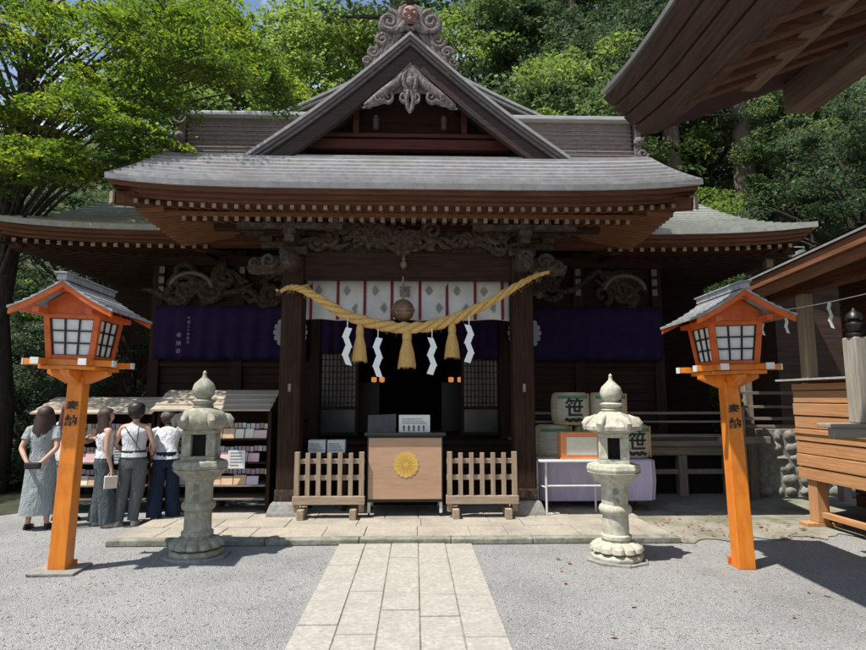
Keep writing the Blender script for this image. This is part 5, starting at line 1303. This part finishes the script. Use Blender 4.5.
# small gabled roof end behind (right)
sg=empty('small_outbuilding',(7.4,10.9,0),'small building with a white edged sloping roof behind the side building','building')
a=P(768,238,10.8); 
m=MB(); 
for k in range(6):
    t0,t1=k/6,(k+1)/6
    m.bar(a+Vector((1.6*t0,0,-.55*t0)),a+Vector((1.6*t0,2.0,-.55*t0)),.3,.03)
m.add([tuple(a),tuple(a+Vector((1.7,0,-.6))),tuple(a+Vector((1.7,2,-.6))),tuple(a+Vector((0,2,0)))],[(0,1,2,3)])
m.add([tuple(a+Vector((0,0,-.22))),tuple(a+Vector((1.7,0,-.82))),tuple(a+Vector((1.7,0,-.62))),tuple(a+Vector((0,0,-.02)))],[(0,1,2,3)])
m.build('roof',M['roofw'],sg,solid=.03)
m=MB(); m.bb(a.x-.11,a.x+.02,10.72,10.85,a.z-.95,a.z+.05); m.ball((a.x-.03,10.7,a.z+.05),.1); m.bar(a+Vector((-.05,-.1,-.35)),a+Vector((.35,-.1,-.35)),.08,.1); m.build('bargeboard',M['tip'],sg,smooth=False)
m=MB(); m.bb(a.x+.15,a.x+1.5,11,12.6,0,a.z-.75); m.build('wall',M['hall_x2'],sg)
# ================================================================== PEOPLE
def skinbody(name,nodes,edges,parent,mat,root=0):
    me=bpy.data.meshes.new(name); off=OFF[parent]
    me.from_pydata([tuple(n[0]) for n in nodes],edges,[])
    o=bpy.data.objects.new(name,me); COL.objects.link(o)
    sk_=o.modifiers.new('s','SKIN'); ss_=o.modifiers.new('u','SUBSURF'); ss_.levels=ss_.render_levels=2
    for i,nd in enumerate(nodes):
        r=nd[1]; d=me.skin_vertices[0].data[i]; d.radius=(r,r) if not hasattr(r,'__len__') else r; d.use_root=(i==root)
    bpy.context.view_layer.update()
    ev=bpy.data.meshes.new_from_object(o.evaluated_get(bpy.context.evaluated_depsgraph_get()))
    bpy.data.objects.remove(o); bpy.data.meshes.remove(me)
    ev.materials.clear(); ev.materials.append(mat); ev.name=name; ev.polygons.foreach_set('use_smooth',[True]*len(ev.polygons))
    ob=bpy.data.objects.new(name,ev); COL.objects.link(ob); ob.parent=parent; OFF[ob]=off; return ob
def person(loc,yaw,hgt,label,arms,legs,lean=0,headturn=0,hair='long',hairm='hairb',outfit=(),headtilt=0):
    """local frame: facing +Y, 1.62 m tall before scaling. arms {side:(elbow,wrist,fingerdir)}; legs {side:(knee,ankle)}"""
    p=empty('person',(0,0,0),label,'person','visitors in front of the charm racks')
    V=Vector
    Rl=Matrix.Rotation(-lean,3,'X'); pel=V((0,0,.90))
    def up(v): return pel+Rl@(V(v)-pel)
    nodes=[];ed=[]
    def nd(co,r,par=None):
        nodes.append((V(co),r)); i=len(nodes)-1
        if par is not None: ed.append((par,i))
        return i
    pe=nd(pel,(.125,.10)); sp=nd(up((0,0,1.05)),(.10,.08),pe); ch=nd(up((0,0,1.22)),(.115,.085),sp); sh_=nd(up((0,0,1.33)),(.09,.07),ch)
    nk=nd(up((0,.01,1.40)),.046,sh_); nk2=nd(up((0,.015,1.445)),.045,nk)
    hb_=up((0,.02,1.445)); Rh=Rl@Matrix.Rotation(headturn,3,'Z')@Matrix.Rotation(-headtilt,3,'X')
    hd=lambda v:hb_+Rh@V(v)
    h1=nd(hd((0,.012,.05)),(.062,.072),nk2); h2=nd(hd((0,.005,.105)),(.078,.092),h1); h3=nd(hd((0,0,.155)),(.06,.07),h2)
    no=nd(hd((0,.092,.065)),.012,h1)
    J={}
    for s in(-1,1):
        el,wr,fd=arms[s]; shd=up((s*.165,0,1.335)); el=V(el);wr=V(wr);fd=V(fd).normalized()
        a=nd(shd,.046,sh_); um=nd(shd.lerp(el,.5),.042,a); b=nd(el,.035,um); fm=nd(el.lerp(wr,.4),.034,b); c=nd(wr,.023,fm)
        pl=nd(wr+fd*.045,(.034,.016),c); pl2=nd(wr+fd*.08,(.034,.014),pl)
        side=fd.cross(V((0,1,0))); side=side.normalized() if side.length>.1 else V((1,0,0))
        nrm=fd.cross(side).normalized()
        for k,(o_,ln) in enumerate(((-1.5,.062),(-.5,.075),(.5,.072),(1.5,.055))):
            q=wr+fd*.085+side*o_*.018; f1=nd(q,.009,pl2); f2=nd(q+fd*ln*.5+nrm*.006,.0085,f1); f3=nd(q+fd*ln*.85+nrm*.025,.0075,f2)
        t1=nd(wr+fd*.045-side*.036,.010,pl); nd(wr+fd*.085-side*.05+nrm*.01,.009,t1)
        J[s]=(shd,el,wr)
        kn,an=legs[s]; kn=V(kn);an=V(an); hp=V((s*.085,0,.86))
        a=nd(hp,.082,pe); tm=nd(hp.lerp(kn,.5),.070,a); b=nd(kn,.050,tm); cm=nd(kn.lerp(an,.35),.050,b); c=nd(an,.032,cm); t=nd(an+V((s*.015,.09,-.045)),.03,c); nd(an+V((s*.02,.15,-.055)),.022,t)
        J['l%d'%s]=(hp,kn,an)
    skinbody('body',nodes,ed,p,M['skin'])
    # eyes and mouth, ears
    m=MB()
    for s in(-1,1): m.ball(hd((s*.03,.083,.095)),.010,6)
    m.split('eye',M['ink'],p)
    m=MB(); m.ball(hd((0,.08,.035)),.017,6,(1.1,.4,.35)); m.build('lips',M['maskred'],p)
    m=MB()
    for s in(-1,1): m.ball(hd((s*.080,.0,.085)),.024,6,(.4,.7,1.1))
    m.split('ear',M['skin'],p,smooth=True)
    # hair
    m=MB(); st=len(m.v); m.ball((0,0,0),.108,14)
    for i in range(len(m.v)):
        v=V(m.v[i])
        y=v.y*1.08-.012
        if y>.035 and v.z<.045: y=.035-.02*(y)
        m.v[i]=tuple(hd((v.x*.98,y,v.z*1.05+.105)))
    if hair in('long','mid'):
        ln=.34 if hair=='long' else .2
        rd=random.Random(int(loc[0]*100))
        for k in range(26):
            a=math.pi*(1.02+.96*k/25); x=.088*math.cos(a); y=.088*math.sin(a)-.005
            L_=ln*rd.uniform(.82,1.08); bz=hd((x,y,.13)); 
            pts=[bz,hd((x*1.18,y*1.16,.03)),hd((x*1.28,y*1.2,-.04))]
            e=hd((x*1.28,y*1.2,-.04)); pts+=[e+V((x*.10+rd.uniform(-.01,.01),-.012,-L_*.45)),e+V((x*.05+rd.uniform(-.02,.02),-.02,-L_))]
            m.tube(pts,[.018,.024,.026,.022,.006],6)
    m.build('hair',M[hairm],p,smooth=True)
    def sleeve(m,s,end,r0,r1,n=10):
        shd,el,wr=J[s]; up_=shd+(V((0,0,.035)))
        if end<=1: pts=[up_.lerp(V((0,shd.y,shd.z+.02)),.35),shd,shd.lerp(el,end*.5),shd.lerp(el,end)]; rr=[r0*.75,r0,(r0+r1)/2,r1]
        else: pts=[up_.lerp(V((0,shd.y,shd.z+.02)),.35),shd,shd.lerp(el,.5),el,el.lerp(wr,(end-1)*.6),el.lerp(wr,end-1)]; rr=[r0*.75,r0,r0*.92,r1*1.05,r1,r1]
        m.tube(pts,rr,n)
    def torso(m,z0,z1,k=1,tank=False,flare=0):
        prof=[(.80,.165,.125),(.90,.165,.125),(1.0,.14,.108),(1.08,.133,.103),(1.2,.152,.115),(1.29,.165,.11),(1.35,.15,.085),(1.385,.075,.06)]
        if tank: prof=[q for q in prof if q[0]<1.3]+[(1.34,.105,.075),(1.375,.07,.058)]
        vs=[];n=20;secs=[]
        zs_=[z for z in [z0+(z1-z0)*i/12 for i in range(13)]]
        st=len(m.v); out=[]
        for z in zs_:
            for (a,b) in zip(prof,prof[1:]):
                if a[0]<=z<=b[0]: t=(z-a[0])/(b[0]-a[0]); rx=a[1]+(b[1]-a[1])*t; ry=a[2]+(b[2]-a[2])*t
            if z<prof[0][0]: rx,ry=prof[0][1:]
            fl=1+flare*max(0,(.95-z))
            out.append((0,0,z,rx*k*fl,ry*k*fl))
        m.loft(out,n)
        for i in range(st,len(m.v)):
            v=V(m.v[i]); w=up(v) if v.z>.9 else v
            m.v[i]=tuple(w+V((.004*math.sin(v.z*60+v.x*40),.005*math.sin(v.z*47+v.x*30),0)))
    def trousers(m,r_th,r_kn,r_an,zan=.07,flare=1):
        for s in(-1,1):
            hp,kn,an=J['l%d'%s]; end=an+V((0,0,zan-.07))
            pts=[hp+V((0,0,.04)),hp.lerp(kn,.4),kn,kn.lerp(end,.5),end]; st=len(m.v)
            m.tube(pts,[r_th,r_th*.93,r_kn,(r_kn+r_an)/2,r_an],14)
            for i in range(st,len(m.v)): v=m.v[i]; m.v[i]=(v[0]+.006*math.sin(v[2]*38+v[1]*20),v[1]+.006*math.cos(v[2]*31),v[2])
        m.loft([(0,0,.78,.15,.115),(0,0,.85,.172,.13),(0,0,.93,.16,.122),(0,0,1.0,.142,.11)],18)
    ctx=dict(J=J,up=up,hd=hd,sleeve=sleeve,torso=torso,trousers=trousers,p=p)
    for fn in outfit: fn(ctx)
    k=hgt/1.62; p.location=loc; p.rotation_euler=(0,0,yaw); p.scale=(k,k,k); return p
V=Vector
def shoes(ctx,mat,sole=None):
    for s in(-1,1):
        an=ctx['J']['l%d'%s][2]; m=MB(); m.loft([(an.x+s*.015,an.y+.06,.0,.042,.125),(an.x+s*.015,an.y+.06,.02,.045,.128),(an.x+s*.012,an.y+.05,.045,.04,.11),(an.x+s*.005,an.y+.0,.07,.035,.05)],14); m.build('shoe',mat,ctx['p'],smooth=True)
# 1 woman in long grey dress, hands clasped behind her back
def o1(c):
    m=MB(); c['torso'](m,.86,1.385,1.06)
    for s in(-1,1): c['sleeve'](m,s,.55,.062,.062)
    st=len(m.v); rows=[]
    for z,rx,ry in((.98,.15,.115),(.90,.178,.14),(.75,.19,.15),(.55,.20,.165),(.35,.215,.18),(.20,.228,.19)):
        rows.append([V((rx*math.cos(a)*(1+.02*math.sin(a*9)*(1-z)),ry*math.sin(a)*(1+.03*math.sin(a*7+z*3)*(1.1-z)),z)) for a in [2*math.pi*i/48 for i in range(49)]])
    m.grid(rows); m.build('dress',M['dressg'],c['p'],smooth=True); shoes(c,M['leather'])
def bag1(c):
    m=MB(); m.obox((0,-.24,.87),(.20,.07,.09),(0,0,0)); m.build('clutch_bag',M['leather'],c['p'],bevel=.02)
person((-4.82,8.10,0),R(8),1.55,'woman in a long grey dress with hands clasped behind her, leftmost visitor',
  {-1:((-.225,-.10,1.09),(-.085,-.215,.905),(.75,-.1,-.35)),1:((.225,-.10,1.09),(.085,-.215,.905),(-.75,-.1,-.35))},
  {-1:((-.10,.01,.47),(-.11,0,.075)),1:((.10,.01,.47),(.12,0,.075))},hair='mid',hairm='hairb',outfit=(o1,bag1),headturn=.2)
# 2 companion half hidden
def o2(c):
    m=MB(); c['torso'](m,.84,1.385,1.08)
    for s in(-1,1): c['sleeve'](m,s,.7,.066,.07)
    m.build('blouse',M['whitecl'],c['p'],smooth=True)
    m=MB(); c['trousers'](m,.092,.075,.07); m.build('trousers',M['dressg'],c['p'],smooth=True); shoes(c,M['leather'])
person((-4.80,8.62,0),R(-25),1.60,'visitor with reddish hair and white blouse behind the left lantern post',
  {-1:((-.21,.12,1.10),(-.12,.30,1.12),(.3,.9,.1)),1:((.22,.10,1.09),(.13,.30,1.10),(-.3,.9,.1))},
  {-1:((-.10,.01,.47),(-.11,0,.075)),1:((.10,.01,.47),(.12,0,.075))},hair='mid',hairm='hairr',outfit=(o2,),headturn=.1)
# 3 woman white top, wide dark trousers
def o3(c):
    m=MB(); c['torso'](m,.95,1.375,1.04,tank=True); m.build('top',M['whitecl'],c['p'],smooth=True)
    m=MB(); c['trousers'](m,.105,.115,.125,zan=.05); m.build('wide_trousers',M['pantsg'],c['p'],smooth=True); shoes(c,M['beige'])
    wr=c['J'][1][2]; m=MB(); m.obox((wr.x+.02,wr.y+.0,wr.z-.20),(.05,.16,.17),(0,R(6),0)); m.tube([(wr.x+.02,wr.y-.05,wr.z-.12),(wr.x+.01,wr.y,wr.z-.05),(wr.x+.02,wr.y+.05,wr.z-.12)],.006,5); m.build('handbag',M['beige'],c['p'],bevel=.015)
person((-4.08,8.24,0),R(-52),1.53,'woman in white sleeveless top and wide slate trousers turned to the rack',
  {-1:((-.22,.05,1.09),(-.20,.14,.86),(0,.15,-1)),1:((.215,-.02,1.07),(.235,.05,.83),(0,.1,-1))},
  {-1:((-.11,.03,.47),(-.12,-.02,.075)),1:((.10,.04,.47),(.12,.08,.075))},hair='long',hairm='hairb',outfit=(o3,),headturn=-.15,headtilt=-.15)
# 4 person tank top with cap and crossed straps
def o4(c):
    m=MB(); c['torso'](m,.93,1.375,1.12,tank=True); m.build('tank_top',M['whitecl'],c['p'],smooth=True)
    m=MB(); c['trousers'](m,.105,.088,.068,zan=.07); m.build('trousers',M['pantsd'],c['p'],smooth=True)
    m=MB(); m.loft([(0,0,.985,.160,.122),(0,0,.995,.163,.125),(0,0,1.015,.163,.125),(0,0,1.02,.160,.122)],20); m.build('belt',M['leather'],c['p'])
    m=MB(); m.bar((-.09,-.125,1.34),(.13,-.142,1.03),.012,.006,up=(0,1,0)); m.bar((.085,-.115,1.34),(.07,-.132,1.02),.010,.006,up=(0,1,0)); m.build('strap',M['slate'],c['p'])
    hd=c['hd']; m=MB(); st=len(m.v); m.lathe([(.112,.0),(.116,.03),(.105,.075),(.07,.11),(.02,.122)],(0,0,0),20); m.v=[tuple(hd((a,b-.005,z+.115))) for a,b,z in m.v]; 
    st=len(m.v); m.loft([(0,.13,0,.075,.07),(0,.13,.008,.075,.07)],16); m.v=m.v[:st]+[tuple(hd((a,b-.005,z+.125))) for a,b,z in m.v[st:]]
    m.build('cap',M['leather'],c['p'],smooth=True); shoes(c,M['beige'])
person((-3.70,8.26,0),R(5),1.58,'visitor in white tank top, black cap and grey trousers seen from behind',
  {-1:((-.255,.0,1.10),(-.20,.17,.98),(.3,.9,-.1)),1:((.255,.0,1.10),(.20,.17,.98),(-.3,.9,-.1))},
  {-1:((-.12,.02,.47),(-.15,-.02,.075)),1:((.06,.05,.47),(.03,.02,.075))},hair='short',hairm='hairk',outfit=(o4,))
# 5 person leaning with grey cap
def o5(c):
    m=MB(); c['torso'](m,.90,1.385,1.10)
    for s in(-1,1): c['sleeve'](m,s,.45,.064,.066)
    m.build('shirt',M['whitecl'],c['p'],smooth=True)
    m=MB(); c['trousers'](m,.10,.10,.105,zan=.07); m.build('trousers',M['navy'],c['p'],smooth=True)
    hd=c['hd']; m=MB(); m.lathe([(.112,.0),(.116,.03),(.105,.075),(.07,.11),(.02,.122)],(0,0,0),20); st=len(m.v); m.loft([(0,.13,0,.075,.07),(0,.13,.008,.075,.07)],16)
    m.v=[tuple(hd((a,b-.005,z+.115))) for a,b,z in m.v]; m.build('cap',M['cap'],c['p'],smooth=True); shoes(c,M['leather'])
    wr=c['J'][-1][2]; m=MB(); el=c['J'][-1][1]; q=wr.lerp(el,.15); m.tube([q,wr.lerp(el,.22)],.033,12); m.build('wristwatch',M['leather'],c['p'])
person((-3.36,8.50,0),R(22),1.54,'visitor in grey cap and navy trousers leaning to the rack beside the stone lantern',
  {-1:((-.22,.33,1.05),(-.16,.38,.84),(.1,.4,-.9)),1:((.2,.42,1.10),(.1,.55,1.0),(-.2,.9,.1))},
  {-1:((-.10,.02,.47),(-.13,-.05,.075)),1:((.10,.04,.47),(.13,.02,.075))},lean=R(28),hair='short',hairm='hairb',outfit=(o5,),headtilt=-.3)
# ================================================================== TREES
def rnd(a,b): return float(RNG.uniform(a,b))
def clump_pts(c,r,n,flat=.5):
    d=RNG.normal(size=(n,3)); d/=np.linalg.norm(d,axis=1)[:,None]; rr=RNG.uniform(.25,1,size=n)**.5
    return np.array(c)+d*rr[:,None]*np.array([r,r,r*flat])
def spray_pts(c,dirv,L,n):
    """flat fan of leaves drooping at its end"""
    d=np.array(dirv,float); d[2]=0; d/=np.linalg.norm(d)+1e-6; s=np.array([-d[1],d[0],0])
    t=RNG.uniform(0,1,n)**.8; w=RNG.normal(0,.30,n)*(.35+.8*np.sin(math.pi*np.clip(t,0,1)))
    # cluster leaves on twigs
    w=np.round(w*7)/7+RNG.normal(0,.035,n)
    p=np.array(c)+d*(t*L)[:,None]+s*(w*L)[:,None]
    p[:,2]+= -.22*L*t**2-.10*np.abs(w)*L+RNG.normal(0,.05,n)*L*.6+.03*np.sin(w*30)
    return p
# ---- big maple at left
mp_=empty('maple_tree',(-7.4,10.6,0),'big maple with layered bright green sprays hanging over the hall roof','tree')
m=MB(); tr=[V((-7.6,11.0,-.1)),V((-7.5,11.0,1.5)),V((-7.7,11.0,3.2)),V((-7.6,11.1,4.8)),V((-7.7,11.2,6.5)),V((-7.4,11.2,8.5)),V((-7.2,11.2,10.5))]
m.tube(tr,[.42,.32,.28,.24,.19,.12,.05],14)
sp=[]; rd=random.Random(21)
targets=[]
# visible layers measured on the photo: (px,py,depth)
for px,py,Y in [(110,110,9.6),(150,120,9.2),(175,138,9.0),(160,160,9.4),(110,165,9.5),(80,150,9.8),(60,165,9.2),(90,170,9.0),(40,170,9.4),
                (200,40,10.2),(230,55,10),(260,50,10.3),(285,70,10.6),(300,90,10.9),(250,85,10),(180,75,10.3),(150,60,10.2),(120,85,10),(60,60,10.2),(30,80,10),(20,40,10.4),(90,30,10.6),(130,20,10.5),(170,15,10.4),(210,10,10.3),(250,20,10.2),(55,15,10.7),
                (60,120,10),(20,140,9.8),(10,165,9.6),(130,165,9.6),(80,175,9.6),(20,180,9.8),(0,110,9.9),(-30,60,10),(-50,120,9.6),(-20,180,9.4),(140,140,9.0),(170,100,9.6),(185,95,9.7)]:
    targets.append(P(px-38 if py<100 else px-30,py-4,Y))
for px,py,Y in [(60,30,9.0),(95,100,8.7),(150,30,9.2),(200,15,9.6),(240,60,9.5),(60,150,8.8),(180,50,9.4),(45,40,11),(95,65,11),(140,45,11.2),(20,15,11),(70,135,10.8),(35,100,11),(110,120,10.8),(160,85,11),(5,70,10.9),(200,60,11.2),(240,35,11.2),(130,160,10.4),(40,160,10.6)]: targets.append(P(px-30,py,Y))
for k in range(26): targets.append(V((rd.uniform(-12,-5),rd.uniform(9,14),rd.uniform(7.5,11.5))))
pts=[]; bp=MB()
for q in targets:
    t0=max(.3,min(.97,(q.z-1.2)/10.5)); b0=cat(tr,t0)
    mid=b0.lerp(q,.5)+V((0,0,.35)); bp.tube([b0,b0.lerp(mid,.5)+V((0,0,.12)),mid,mid.lerp(q,.6),q],[.045,.032,.024,.016,.008],6)
    d=(q-b0); 
    for k in range(5):
        a=math.atan2(d.y,d.x)+rd.uniform(-1.15,1.15); L_=rd.uniform(.45,1.05); z=rd.uniform(-.3,.2); o_=q+V((rd.uniform(-.2,.2),rd.uniform(-.3,.3),z))
        pts.append(spray_pts(o_,(math.cos(a),math.sin(a),0),L_,260)); 
        bp.tube([o_,o_+V((math.cos(a)*L_*.5,math.sin(a)*L_*.5,-.05*L_)),o_+V((math.cos(a)*L_*.9,math.sin(a)*L_*.9,-.2*L_))],[.012,.008,.004],4)
m.v_=None
m.build('trunk',M['bark'],mp_,smooth=True); bp.build('branches',M['bark'],mp_)
leaves('crown',np.concatenate(pts),.068,M['maple'],mp_,flat=.7,aspect=.5)
# ---- prototypes for the wood behind
oc=empty('old_cedar',(-.28,18.6,0),'huge dark cedar trunk rising right behind the gable ornament','tree')
m=MB(); m.tube([V((-.28,18.6,-.1)),V((-.3,18.6,6)),V((-.27,18.6,12)),V((-.25,18.6,20))],[.85,.66,.60,.4],16)
for k in range(14): 
    a=k*2.4; z=12.5+k*.5; m.tube([V((-.27,18.6,z)),V((-.27+2.4*math.cos(a),18.6+2.4*math.sin(a),z-.3))],[.12,.03],5)
m.build('trunk',M['bark'],oc,smooth=True)
leaves('crown',np.concatenate([clump_pts((-.27+2.2*math.cos(k*2.4)*u,18.6+2.2*math.sin(k*2.4)*u,12.4+k*.5),.8,160,.45) for k in range(14) for u in(.5,1)]),.18,M['deep'],oc)
def make_tree(name,kind,hgt,seed):
    rd=random.Random(seed); t=empty(name,(0,0,0),'','tree'); m=MB()
    if kind in('cedar','tall'):
        lo_=.22 if kind=='cedar' else .52
        tr=[V((0,0,-.5)),V((.05,0,hgt*.4)),V((0,.05,hgt*.75)),V((0,0,hgt))]; m.tube(tr,[hgt*.026,hgt*.02,hgt*.011,.02],10); pts=[]
        z=hgt*lo_
        while z<hgt*.99:
            u=(z/hgt-lo_)/(1-lo_); R_=hgt*.19*(1-u)**.75+.3
            for k in range(6):
                a=rd.uniform(0,6.28); L_=R_*rd.uniform(.6,1.1); e=V((math.cos(a)*L_,math.sin(a)*L_,z-L_*.22)); m.tube([V((0,0,z)),e],[.05,.012],4)
                for j in range(3):
                    f=.45+.28*j; pts.append(clump_pts((e.x*f,e.y*f,z-L_*.22*f),L_*.30,90,.42))
            z+=hgt*.042
        m.build('trunk',M['barkp'],t,smooth=True); leaves('crown',np.concatenate(pts),.20,M['deep'],t,flat=.25,aspect=.35)
    else:
        tr=[V((0,0,-.5)),V((.15,.1,hgt*.25)),V((-.1,.1,hgt*.5)),V((.1,0,hgt*.8))]; m.tube(tr,[hgt*.028,hgt*.02,hgt*.015,.04],10); pts=[]
        for k in range(46):
            u=rd.uniform(.25,1); a=rd.uniform(0,6.28); rr=hgt*.36*math.sqrt(max(.05,1-(2*(u-.25)/.75-1)**2))*rd.uniform(.4,1.05)
            e=V((math.cos(a)*rr,math.sin(a)*rr,hgt*u)); b=cat(tr,min(.95,u*.8)); m.tube([b,b.lerp(e,.5)+V((0,0,.2)),e],[.07,.04,.015],5)
            r=hgt*rd.uniform(.07,.12)
            for j in range(3):
                o_=e+V((rd.uniform(-r,r),rd.uniform(-r,r),rd.uniform(-r*.5,r*.5))); pts.append(clump_pts(tuple(o_),r*rd.uniform(.35,1.15),rd.choice((110,210,300)),rd.uniform(.22,.6)))
        m.build('trunk',M['bark'],t,smooth=True); leaves('crown',np.concatenate(pts),.135,{'broad':M['mid'],'bright':M['bright'],'yellow':M['yellow'],'dark':M['deep']}[kind],t,flat=.5)
    return t
protos={'cedar':make_tree('cedar_tree','cedar',17,1),'tall':make_tree('cedar_tree','tall',19,8),'broad':make_tree('broadleaf_tree','broad',9,2),'bright':make_tree('broadleaf_tree','bright',9,3),'yellow':make_tree('broadleaf_tree','yellow',7,4),'dark':make_tree('broadleaf_tree','dark',10,5)}
used=set()
DESC={'cedar':'tall dark cedar','tall':'bare pale trunked cedar','broad':'mid green broadleaf tree','bright':'fresh green broadleaf tree','yellow':'yellow green tree','dark':'deep green broadleaf tree'}
# (kind, X, Y, scale, where)
TR=[('cedar',4.8,27,1.1,'behind the right half of the main ridge'),('cedar',-4.4,29,.8,'behind the left half of the main ridge'),
('bright',-3.3,21.0,1.2,'behind the ridge just left of the gable peak'),('bright',-6.4,24,1.25,'behind the roof at the left'),('yellow',-4.4,24.5,1.3,'between the maple and the gable'),('bright',1.6,28,1.5,'far behind the gable peak'),
('yellow',2.7,20.2,1.2,'behind the ridge just right of the gable peak'),('broad',5.0,21.5,1.2,'behind the right end of the ridge'),('bright',6.9,22.8,1.35,'left of the pavilion eave tip'),
('broad',4.0,30,1.7,'high on the hill right of the peak'),('broad',8.6,24.5,1.25,'behind the pavilion eave tip'),('bright',9.6,19.4,.75,'on the slope above the right wing roof'),
('bright',8.2,17.9,.5,'low on the slope right of the ridge end'),('yellow',10.6,17.9,.45,'low on the slope above the right wing corner'),('broad',13.8,19.2,.8,'on the slope at the right edge'),
('dark',12.5,23.5,1.25,'upper slope behind the pavilion roof'),('broad',16.5,21.5,1.1,'far right on the upper slope'),('broad',15.5,27,1.5,'at the top right of the slope'),
('tall',9.9,21.3,.9,'on the slope between the broadleaf trees'),('tall',12.2,20.6,.9,'on the slope above the wing roof corner'),('tall',14.3,21.8,.95,'on the far right slope'),('tall',11.2,24.5,1.0,'high on the slope behind the pavilion'),('tall',7.7,26.5,1.0,'at the hilltop behind the ridge end'),
('dark',9.5,15.6,.5,'low right behind the side building'),('dark',12,15,.7,'at the right edge behind the side building'),
('dark',-12.0,15.5,.5,'at the left edge behind the maple trunk'),('dark',-9.4,18.0,.8,'behind the left wing roof'),('dark',-11.0,19.5,.85,'half hidden behind the maple boughs'),('broad',-7.9,21.5,1.25,'between the maple and the upper roof'),('bright',-5.6,22.6,1.55,'above the left end of the ridge'),('broad',-15,21,.75,'far left behind the maple'),('dark',-16.5,14,.6,'outermost on the left'),
('dark',-11,11.8,.36,'low at the left edge in the shade'),('bright',-12.9,18.5,.5,'in the sunlit clearing at the left edge'),('bright',-2.6,33,1.4,'far behind left of the gable peak'),('broad',8.0,32,1.7,'on the hilltop behind the ridge end'),
('dark',-8.3,12.9,.36,'low and shaded behind the left rack'),('dark',-6.3,13.6,.36,'low between the left rack and the hall')]
for k,x,y,s,w in TR:
    src=protos[k]
    if k in used: t=copytree(src)
    else: t=src; used.add(k)
    t.location=(x,y,max(0,hillz(x,y)) if (y>14 or x>8.5) else 0); t.scale=(s,s,s); t.rotation_euler=(0,0,rnd(0,6.28)); t['label']=f'{DESC[k]} {w}'; t['group']='trees behind the shrine' if k not in('cedar','tall') else 'cedars behind the shrine'
# undergrowth on the slope and in the shade at left
c=[]
for i in range(900):
    x=rnd(6.5,19); y=rnd(12.5,27)
    if hillz(x,y)>.15: c.append(clump_pts((x,y,hillz(x,y)+.3),rnd(.35,.8),70,.6))
for i in range(300):
    x=rnd(-9,8); y=rnd(18.5,26); c.append(clump_pts((x,y,hillz(x,y)+.4),rnd(.5,.9),60,.6))
o=leaves('undergrowth',np.concatenate(c),.15,M['mid'],flat=.5); tag(o,kind='stuff',label='green undergrowth covering the wooded slope',cat='undergrowth')
c=[]
for i in range(260):
    x=rnd(-15,-6.4); y=rnd(10.6,15)
    c.append(clump_pts((x,y,.3),rnd(.3,.6),80,.8))
o=leaves('undergrowth',np.concatenate(c),.12,M['deep'],flat=.5); tag(o,kind='stuff',label='dark low ground cover in the shade at the left',cat='undergrowth')
